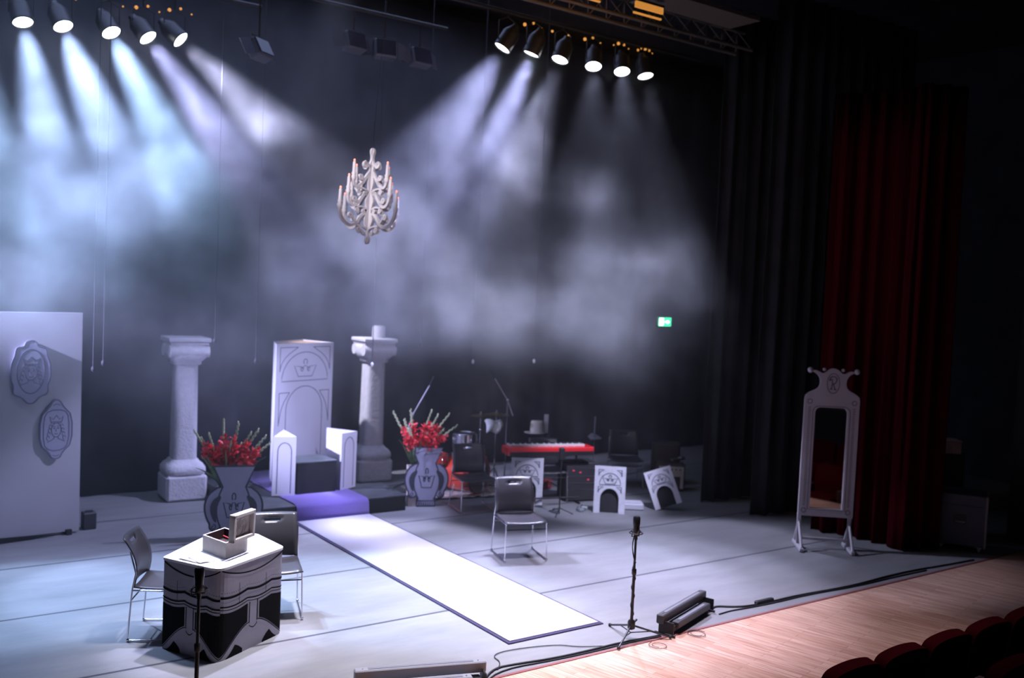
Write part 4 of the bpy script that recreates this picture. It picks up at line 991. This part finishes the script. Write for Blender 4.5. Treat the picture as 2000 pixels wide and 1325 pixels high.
# small mic head in front of the keyboard
t = thing('recorder_on_stand', 'black boxy device on a thin stand in front of the keyboard', 'device', (8.30, 10.30, 0), -.4)
m = MB(); m.tube([(0, 0, .02), (0, 0, .78)], .009, 8); m.build('pole', MATT, t)
m = MB(); m.box((0, 0, .86), (.075, .06, .17), 0, bev=.012); m.tube([(-.06, 0, .84), (-.06, 0, .80), (.06, 0, .80), (.06, 0, .84)], .006, 6); m.build('housing', MATT, t)
for a in (0, 2.1, 4.2):
    m = MB(); m.tube([(0, 0, .10), (.2*math.cos(a), .2*math.sin(a), .012)], .007, 6); m.build('leg', MATT, t)
# hat and board behind the keyboard
t = thing('music_stand', 'thin dark music stand holding a pale board behind the keyboard', 'music stand', (9.28, 11.95, 0), -.5)
m = MB(); m.tube([(0, 0, .02), (0, 0, .86)], .010, 8); m.build('pole', MATT, t)
m = MB(); m.box((.0, 0, 1.0), (.07, .02, .30), 0, bev=.004); m.build('pale_board', mat('pale_grey_board', (.45, .45, .50), .7), t)
m = MB(); m.box((-.12, 0, .845), (.34, .14, .012)); m.build('ledge', MATT, t)
for a in (0, 2.1, 4.2):
    m = MB(); m.tube([(0, 0, .12), (.22*math.cos(a), .22*math.sin(a), .012)], .008, 6); m.build('leg', MATT, t)
t = thing('hat', 'cream brimmed hat resting on the music stand ledge behind the keyboard', 'hat', (9.12, 11.98, .852), -.5)
HATM = mat('cream_felt', (.46, .43, .41), .9)
m = MB(); m.lathe([(.115, .0), (.108, .03), (.10, .17), (.09, .20), (.0, .19)], 24, 0, Matrix.Diagonal((1, .75, 1, 1)), cap=False); m.build('crown', HATM, t)
m = MB(); m.lathe([(.10, .0), (.165, .005), (.17, .018), (.105, .012)], 24, 0, Matrix.Translation((-.03, 0, 0)) @ Matrix.Diagonal((1, .75, 1, 1)), cap=False); m.build('brim', HATM, t)
t = thing('microphone_stand', 'thin pale upright pole at the right end of the keyboard', 'microphone stand', (9.95, 11.55, 0))
m = MB(); m.tube([(0, 0, .02), (0, 0, .80)], .008, 8); m.tube([(0, 0, .80), (0, 0, 1.14)], .012, 8); m.build('pole', mat('pale_pole', (.35, .35, .40), .5), t)
m = MB(); m.lathe([(.12, 0), (.12, .015), (.02, .03)], 20); m.build('round_base', MATT, t)
m = MB(); vs = [(-.11, -.06, .79), (.11, -.05, .80), (.10, .06, .84), (.0, .07, .87), (-.09, .05, .83)]; m.add(vs, [(0, 1, 2, 3, 4)]); o = m.build('cloth', mat('grey_cloth', (.35, .35, .40), .9), t); s = o.modifiers.new('t', 'SOLIDIFY'); s.thickness = .02

# ------------------------------------------------------------------ drum kit
DRR = mat('drum_red_lacquer', (.50, .035, .015), .25, coat=.6); HEAD = mat('drum_head_grey', (.14, .125, .12), .5)
t = thing('bass_drum', 'red lacquered bass drum with a grey head behind the black chair', 'drum', (7.86, 12.02, 0), 0, 'drum kit')
ax = Matrix.Rotation(math.radians(22), 4, 'Z') @ Matrix.Rotation(PI/2, 4, 'X')     # drum axis points to the viewer's right front
A = Matrix.Translation((0, 0, .31)) @ ax
m = MB(); m.lathe([(.275, -.22), (.275, .22)], 40, 0, A, cap=False); m.build('shell', DRR, t)
m = MB(); m.lathe([(0, .235), (.27, .232)], 40, 0, A, cap=False); m.build('drum_head', HEAD, t)
for z in (.225, -.225):
    m = MB(); m.tube([(.288*math.cos(2*PI*k/40), .288*math.sin(2*PI*k/40), z) for k in range(41)], .012, 8, 0, A); m.build('hoop', DRR if z > 0 else MATT, t)
for k in range(8):
    a = 2*PI*k/8+.2; m = MB(); m.tube([(.295*math.cos(a), .295*math.sin(a), .235), (.295*math.cos(a), .295*math.sin(a), .10)], .006, 6); m.ball((.285*math.cos(a), .285*math.sin(a), .11), .018, 8); m.ball((.295*math.cos(a), .295*math.sin(a), .235), .013, 8, 0)
    m.tube([(.295*math.cos(a), .295*math.sin(a), .235), (.296*math.cos(a), .296*math.sin(a), .236)], .001, 4, 0); m.v = [A @ v for v in m.v]; m.build('lug', CHROME, t)
for s in (-1, 1):
    m = MB(); m.tube([(s*.24, -.05, .18), (s*.36, -.16, .012)], .009, 6); m.build('spur', CHROME, t)
def shell_drum(loc, r, h, label, stand, mt):
    t = thing('drum', label, 'drum', loc, 0, 'drum kit')
    m = MB(); m.lathe([(r, 0), (r, h)], 32, cap=True); m.build('shell', mt, t)
    for z in (0, h):
        m = MB(); m.tube([((r+.008)*math.cos(2*PI*k/32), (r+.008)*math.sin(2*PI*k/32), z) for k in range(33)], .007, 6); m.build('hoop', CHROME, t)
    for k in range(8):
        a = 2*PI*k/8; m = MB(); m.tube([((r+.012)*math.cos(a), (r+.012)*math.sin(a), 0), ((r+.012)*math.cos(a), (r+.012)*math.sin(a), h)], .005, 6); m.ball(((r+.01)*math.cos(a), (r+.01)*math.sin(a), h/2), .014, 8); m.build('lug', CHROME, t)
    m = MB(); m.tube([(0, 0, 0), (0, 0, -stand)], .012, 8); m.build('post', CHROME, t)
shell_drum((7.86, 12.1, .74), .17, .16, 'chrome-shelled tom drum above the bass drum', .16, mat('chrome_shell', (.75, .75, .8), .22, 1))
t = thing('snare_stand', 'low chrome drum stand left of the bass drum', 'stand', (7.46, 12.25, 0))
for a in (0, 2.1, 4.2):
    m = MB(); m.tube([(0, 0, .28), (.2*math.cos(a), .2*math.sin(a), .012)], .008, 6); m.build('leg', CHROME, t)
m = MB(); m.tube([(0, 0, .1), (0, 0, .44)], .011, 8); m.build('pole', CHROME, t)
shell_drum((7.46, 12.25, .46), .165, .13, 'shallow red-shelled drum behind the flowers, left of the bass drum', .02, DRR)
shell_drum((8.30, 12.55, .25), .19, .36, 'dark floor drum behind the cymbal stand', .24, mat('dark_drum', (.03, .02, .022), .3))
def cymbal(loc, h, r, label):
    t = thing('cymbal', label, 'cymbal', loc, 0, 'drum kit')
    m = MB(); m.lathe([(r, h-.012), (r*.6, h+.004), (r*.2, h+.014), (r*.14, h+.03), (0, h+.035)], 36, cap=False); m.build('cymbal_plate', mat('dull_bronze', (.20, .16, .10), .4, .8), t)
    m = MB(); m.tube([(0, 0, .2), (0, 0, h+.06)], .010, 8); m.build('pole', mat('dull_steel', (.28, .28, .32), .35, .9), t)
    m = MB(); m.ball((0, 0, h-.22), .026, 8); m.tube([(0, 0, h-.22), (.06, -.02, h-.24)], .009, 6); m.build('tilter', CHROME, t)
    for a in (.4, 2.5, 4.6):
        m = MB(); m.tube([(0, 0, .34), (.24*math.cos(a), .24*math.sin(a), .012)], .008, 6); m.build('leg', mat('dull_steel', (.28, .28, .32), .35, .9), t)
cymbal((8.42, 12.1, 0), 1.17, .20, 'bronze cymbal on its stand right of the tom drum')
cymbal((8.30, 12.35, 0), 1.12, .17, 'smaller cymbal just behind the first one')
m = MB(); vs = []
for j in range(5):
    for i in range(7): vs.append((-.14+.28*i/6+.03*math.sin(j), .02*math.sin(i*1.7+j)-.02*j, -.045*j+.02*math.sin(i*1.1)))
m.add(vs, [(j*7+i, j*7+i+1, (j+1)*7+i+1, (j+1)*7+i) for j in range(4) for i in range(6)], 0, True); o = m.build('towel', mat('pale_towel', (.55, .56, .62), .9), None, (8.26, 11.98, 1.10)); s = o.modifiers.new('t', 'SOLIDIFY'); s.thickness = .01
tag(o, 'pale grey towel draped below the bronze cymbal', 'towel')
m = MB(); vs = []; nx, ny = 30, 6
for j in range(ny+1):
    for i in range(nx+1): vs.append((-.85+1.7*i/nx, -.5+j/ny+.03*math.sin(i*1.3), .006+(.028*abs(math.sin(i*.9+.6*math.sin(i*.37))) if j == 0 else (.012 if j == 1 else 0))))
m.add(vs, [(j*(nx+1)+i, j*(nx+1)+i+1, (j+1)*(nx+1)+i+1, (j+1)*(nx+1)+i) for j in range(ny) for i in range(nx)], 0, True); o = m.build('rug', mat('pale_rug', (.46, .40, .38), .95, noise=.5, nscale=14), None, (7.9, 12.15, .004)); o.rotation_euler.z = math.radians(-12)
tag(o, 'pale rumpled rug under the drum kit', 'rug')
def boom(base, h, tip, butt, label):
    t = thing('boom_microphone_stand', label, 'microphone stand', base, 0, 'drum microphone stands')
    m = MB(); m.tube([(0, 0, .1), (0, 0, h)], .010, 8); m.build('pole', mat('dull_steel', (.28, .28, .32), .35, .9), t)
    for a in (.2, 2.3, 4.4):
        m = MB(); m.tube([(0, 0, .14), (.26*math.cos(a), .26*math.sin(a), .012)], .008, 6); m.build('leg', MATT, t)
    m = MB(); m.tube([tip, (0, 0, h), butt], .009, 8); m.ball((0, 0, h), .022, 8); m.build('boom_arm', mat('pale_steel', (.45, .45, .50), .4, .7), t)
    T = Vector(tip); u = (T-Vector(butt)).normalized(); m = MB(); m.tube([T, T+u*.15], [.010, .013], 8); m.build('microphone', MATT, t)
boom((7.20, 12.55, 0), 1.15, (.20, -.12, .52+1.08), (-.06, .04, .90), 'boom microphone stand leaning right, behind the right bouquet')
boom((8.62, 12.10, 0), 1.38, (-.19, .10, 1.71), (.07, -.06, 1.14), 'boom microphone stand leaning left, above the red keyboard')

# ------------------------------------------------------------------ guitar amplifier and things around it
t = thing('guitar_amplifier', 'dark guitar amplifier with a cream knob panel, behind the slanting arch screen', 'amplifier', (11.05, 10.92, 0), math.radians(-40))
m = MB(); m.box((0, 0, .22), (.44, .26, .44), 0, bev=.02); m.build('cabinet', mat('amp_vinyl', (.05, .035, .03), .7, noise=.3, nscale=60), t)
m = MB(); m.poly([(-.20, .40), (.20, .40), (.20, .05), (.15, .05), (.15, .24), (.04, .24), (.0, .30), (-.15, .30), (-.20, .34)], .006, 0, Matrix.Translation((0, -.138, 0))); m.build('front_panel', mat('cream_panel', (.60, .52, .46), .5), t)
for k in range(5):
    m = MB(); m.lathe([(.013, 0), (.010, .016)], 10, 0, Matrix.Translation((-.12+.065*k, -.138, .35)) @ Matrix.Rotation(PI/2, 4, 'X')); m.build('knob', MATT, t)
m = MB(); m.tube(smooth([(-.12, 0, .44), (-.10, 0, .475), (.10, 0, .475), (.12, 0, .44)], 1), .010, 6); m.build('handle', MATT, t)
m = MB(); m.box((0, 0, .02), (.30, .05, .03), 0, bev=.01); m.box((.12, 0, .04), (.12, .07, .02), 0, Matrix.Rotation(.3, 4, 'Z')); tag(m.build('effects_unit', STEEL, None, (11.12, 10.84, .478)), 'small metal unit lying on top of the guitar amplifier', 'device')
t = thing('speaker_cabinet', 'very dark speaker cabinet behind the guitar amplifier', 'speaker', (11.35, 11.35, 0), math.radians(-40))
m = MB(); m.box((0, 0, .34), (.45, .35, .68), 0, bev=.02); m.build('cabinet', mat('dark_brown_vinyl', (.03, .025, .022), .7), t)
m = MB(); m.box((0, -.178, .34), (.38, .006, .58)); m.build('grille', mat('brown_grille', (.06, .04, .03), .9), t)
m = MB(); m.box((0, 0, .05), (.34, .22, .09), 0, bev=.012); m.box((0, 0, .101), (.30, .19, .010)); o = m.build('monitor_wedge', mat('pale_top_box', (.55, .55, .62), .5), None, (9.52, 10.16, 0)); o.rotation_euler.z = -.6
tag(o, 'low pale box on the floor between the two right arch screens', 'box')

# ------------------------------------------------------------------ standing mirror
t = thing('standing_mirror', 'tall grey crown-topped standing mirror with a letter R at the right of the stage', 'mirror', (10.26, 7.405, 0))
FR = frame((0, 0, 0), (.505, -.44)); MG = mat('mirror_frame_grey', (.44, .39, .43), .65, noise=.05, nscale=6)
hw = .335
half = [(hw, .42), (hw, 1.90), (.325, 1.945), (.28, 1.985), (.20, 2.02), (.165, 2.06), (.155, 2.12), (.17, 2.18), (.21, 2.225), (.245, 2.24), (.25, 2.262), (.20, 2.262), (.155, 2.235), (.13, 2.225), (.10, 2.235), (.075, 2.26), (.04, 2.285), (0, 2.292)]
half = [half[0], half[1]]+smooth(half[2:], 1)
outer = half[:-1]+[(-x, z) for x, z in half[::-1]]
m = MB(); ihw = .20; iz0, iz1 = .52, 1.80
def ring(outl, innl, th, M):
    """frame between an outline and an opening, both as points around the centre; split in a left and a right half"""
    for s in (-1, 1):
        o_ = [(s*x, z) for x, z in half]; i_ = [(s*x, z) for x, z in innl]
        pts = [(0, .42)]+o_+i_[::-1]
        if s < 0: pts = pts[::-1]
        m.poly(pts, th, 0, M)
ih = [(0, iz0), (ihw, iz0), (ihw, iz1-.07)]+arc(ihw-.07, iz1-.07, .07, .07, 10, 90, 6)+[(0, iz1)]
ring(half, ih, .05, FR @ Matrix.Translation((0, -.025, 0)))
Ff = FR @ Matrix.Translation((0, -.025, 0))
full_in = ih[1:-1]+[(-x, z) for x, z in ih[1:-1]][::-1]
m.line([(x*1.14, (z-1.16)*1.025+1.16) for x, z in full_in], .007, 1, Ff, closed=True)
for s in (-1, 1):
    m.ball((s*.285, -.0, 2.262), .035, 12, 0, FR); m.ball((s*.115, 0, 2.275), .021, 10, 0, FR)
    for z in (.49, 1.87): m.line(arc(s*.272, z, .028, .028, 0, 345, 16), .008, 1, Ff, closed=True)
    for k in range(56): m.line([(s*.272-.015, .56+k*.0225), (s*.272+.015, .56+k*.0225)], .007, 1, Ff)
m.line(arc(0, 2.105, .075, .125, 0, 350, 28), .008, 1, Ff, closed=True)
m.line(smooth([(-.040, 2.135), (-.045, 2.17), (-.01, 2.20), (.035, 2.18), (.042, 2.14), (.02, 2.105), (-.012, 2.10)], 2), .012, 1, Ff)   # letter R
m.line([(-.015, 2.165), (-.014, 2.10), (-.022, 2.04)], .011, 1, Ff); m.line([(0, 2.10), (.012, 2.06), (.022, 2.035)], .011, 1, Ff)
m.line([(-.04, 2.035), (-.008, 2.035)], .012, 1, Ff); m.line([(.008, 2.032), (.04, 2.032)], .012, 1, Ff); m.line(arc(-.040, 2.15, .011, .011, 0, 330, 8), .008, 1, Ff, closed=True)
m.build('frame', [MG, mat('mirror_ink', (.07, .055, .075), .6)], t)
m = MB(); m.box((0, .012, 1.16), (.41, .012, 1.29), 0, FR); m.build('mirror_glass', mat('mirror_silver', (.80, .78, .78), .03, 1), t)
m = MB(); m.box((0, .034, 1.15), (.60, .012, 1.42), 0, FR); m.build('back_panel', BLACK, t)
for s in (-1, 1):
    m = MB(); x = s*.31
    m.box((x, .02, .24), (.045, .03, .38), 0, FR); m.box((x, .0, .03), (.05, .50, .045), 0, FR, bev=.006)
    for q in (-1, 1): m.tube([FR @ Vector((x, q*.22, .05)), FR @ Vector((x, .02, .34))], .018, 6)
    m.build('foot', mat('pale_mirror_foot', (.45, .43, .47), .6), t)
m = MB(); m.box((0, .0, .13), (.60, .025, .03), 0, FR); m.build('cross_rail', mat('pale_mirror_foot', (.45, .43, .47), .6), t)

# ------------------------------------------------------------------ off stage right: flight case, rack, cardboard box
t = thing('flight_case', 'dark grey flight case on castors off stage at the right edge', 'case', (12.07, 6.62, 0), math.radians(-62))
m = MB(); m.box((0, 0, .41), (.56, .50, .66), 0, bev=.01); m.build('case_body', mat('case_laminate', (.07, .075, .10), .6), t)
for sx in (-1, 1):
    for sy in (-1, 1):
        m = MB(); m.box((sx*.28, sy*.25, .41), (.03, .03, .67), 0, bev=.004); m.build('edge_trim', mat('case_edge', (.20, .20, .22), .4, .8), t)
        m = MB(); m.lathe([(.035, -.014), (.035, .014)], 14, 0, Matrix.Translation((sx*.22, sy*.19, .036)) @ Matrix.Rotation(PI/2, 4, 'Y')); m.box((sx*.22, sy*.19, .067), (.06, .06, .01)); m.build('castor', STEEL, t)
for y, rr in ((-.252, 0),):
    m = MB(); m.box((-.02, y, .42), (.15, .006, .12)); h = m.build('handle', mat('handle_recess', (.03, .03, .035), .5), t)
    m = MB(); m.tube([(-.07, y-.012, .39), (.04, y-.012, .39)], .008, 6); m.build('handle_bar', STEEL, h)
m = MB(); m.box((0, -.252, .60), (.5, .004, .008)); m.build('lid_line', MATT, t)
t = thing('equipment_rack', 'tall black rack standing behind the flight case', 'rack', (12.42, 7.15, 0), math.radians(-50))
m = MB(); m.box((0, 0, .585), (.5, .45, 1.17), 0, bev=.01); m.build('housing', mat('rack_black', (.03, .028, .032), .6), t)
m = MB(); m.box((0, -.228, .6), (.42, .006, 1.0)); m.build('front_panel', MATT, t)
t = thing('cardboard_box', 'small pinkish cardboard box on top of the tall black rack', 'box', (12.30, 7.0, 1.172), math.radians(-40))
m = MB(); m.box((0, 0, .09), (.26, .20, .18), 0, bev=.004); m.build('carton', mat('cardboard_pink', (.50, .34, .30), .85, noise=.15, nscale=12), t)
for sy in (-1, 1):
    m = MB(); m.box((0, sy*.13, .175), (.25, .09, .004), 0, Matrix.Identity(4)); m.build('flap', mat('cardboard_pink', (.50, .34, .30), .85), t)

# ------------------------------------------------------------------ audience seats
SR = mat('seat_red_velvet', (.05, .001, .003), .9, noise=.1, nscale=8, spec=.05)
def make_seat(label):
    """local: sitter faces +y (towards the stage)"""
    t = thing('theatre_seat', label, 'seat', (0, 0, 0), 0, 'red theatre seats')
    P = []; n = 10
    prof = [(-.27, 0), (-.275, .42), (-.262, .50), (-.20, .535), (0, .555), (.20, .535), (.262, .50), (.275, .42), (.27, 0)]
    prof = [prof[0]]+smooth(prof[1:-1], 2)+[prof[-1]]
    m = MB(); prof = [(x*1.09, z) for x, z in prof]; m.poly(prof, .10, 0, Matrix.Translation((0, -.12, .40)) @ Matrix.Rotation(math.radians(10), 4, 'X'))
    o = m.build('backrest', SR, t); b = o.modifiers.new('b', 'BEVEL'); b.width = .03; b.segments = 3; b.limit_method = 'ANGLE'; b.angle_limit = .9
    m = MB(); m.box((0, .14, .44), (.50, .42, .12), 0, bev=.03); m.build('cushion', SR, t)
    for s in (-1, 1):
        m = MB(); m.box((s*.295, .1, .60), (.04, .34, .04), 0, bev=.01); m.box((s*.295, .1, .29), (.03, .30, .58)); m.build('armrest', mat('dark_wood', (.05, .02, .015), .5), t)
    return t
st = make_seat('red theatre seat in the front row, just outside the right edge'); st.location = (9.25, 4.24, -.455)
ords = ['at the right edge of the picture', 'second from the right edge', 'third from the right edge', 'fourth from the right edge', 'fifth from the right edge, lowest and smallest showing']
for k in range(5):
    dup(st, (9.25-.63*(k+1), 4.24, -.455), 0, 'red theatre seat in the front row, '+ords[k], 'red theatre seats')
ords = ['beyond the right edge', 'just outside the right corner', 'at the right bottom corner', 'left of the one in the corner']
for k in range(4):
    dup(st, (8.51-.63*k, 3.34, -.215), 0, 'dark red theatre seat in the second row, '+ords[k], 'red theatre seats')
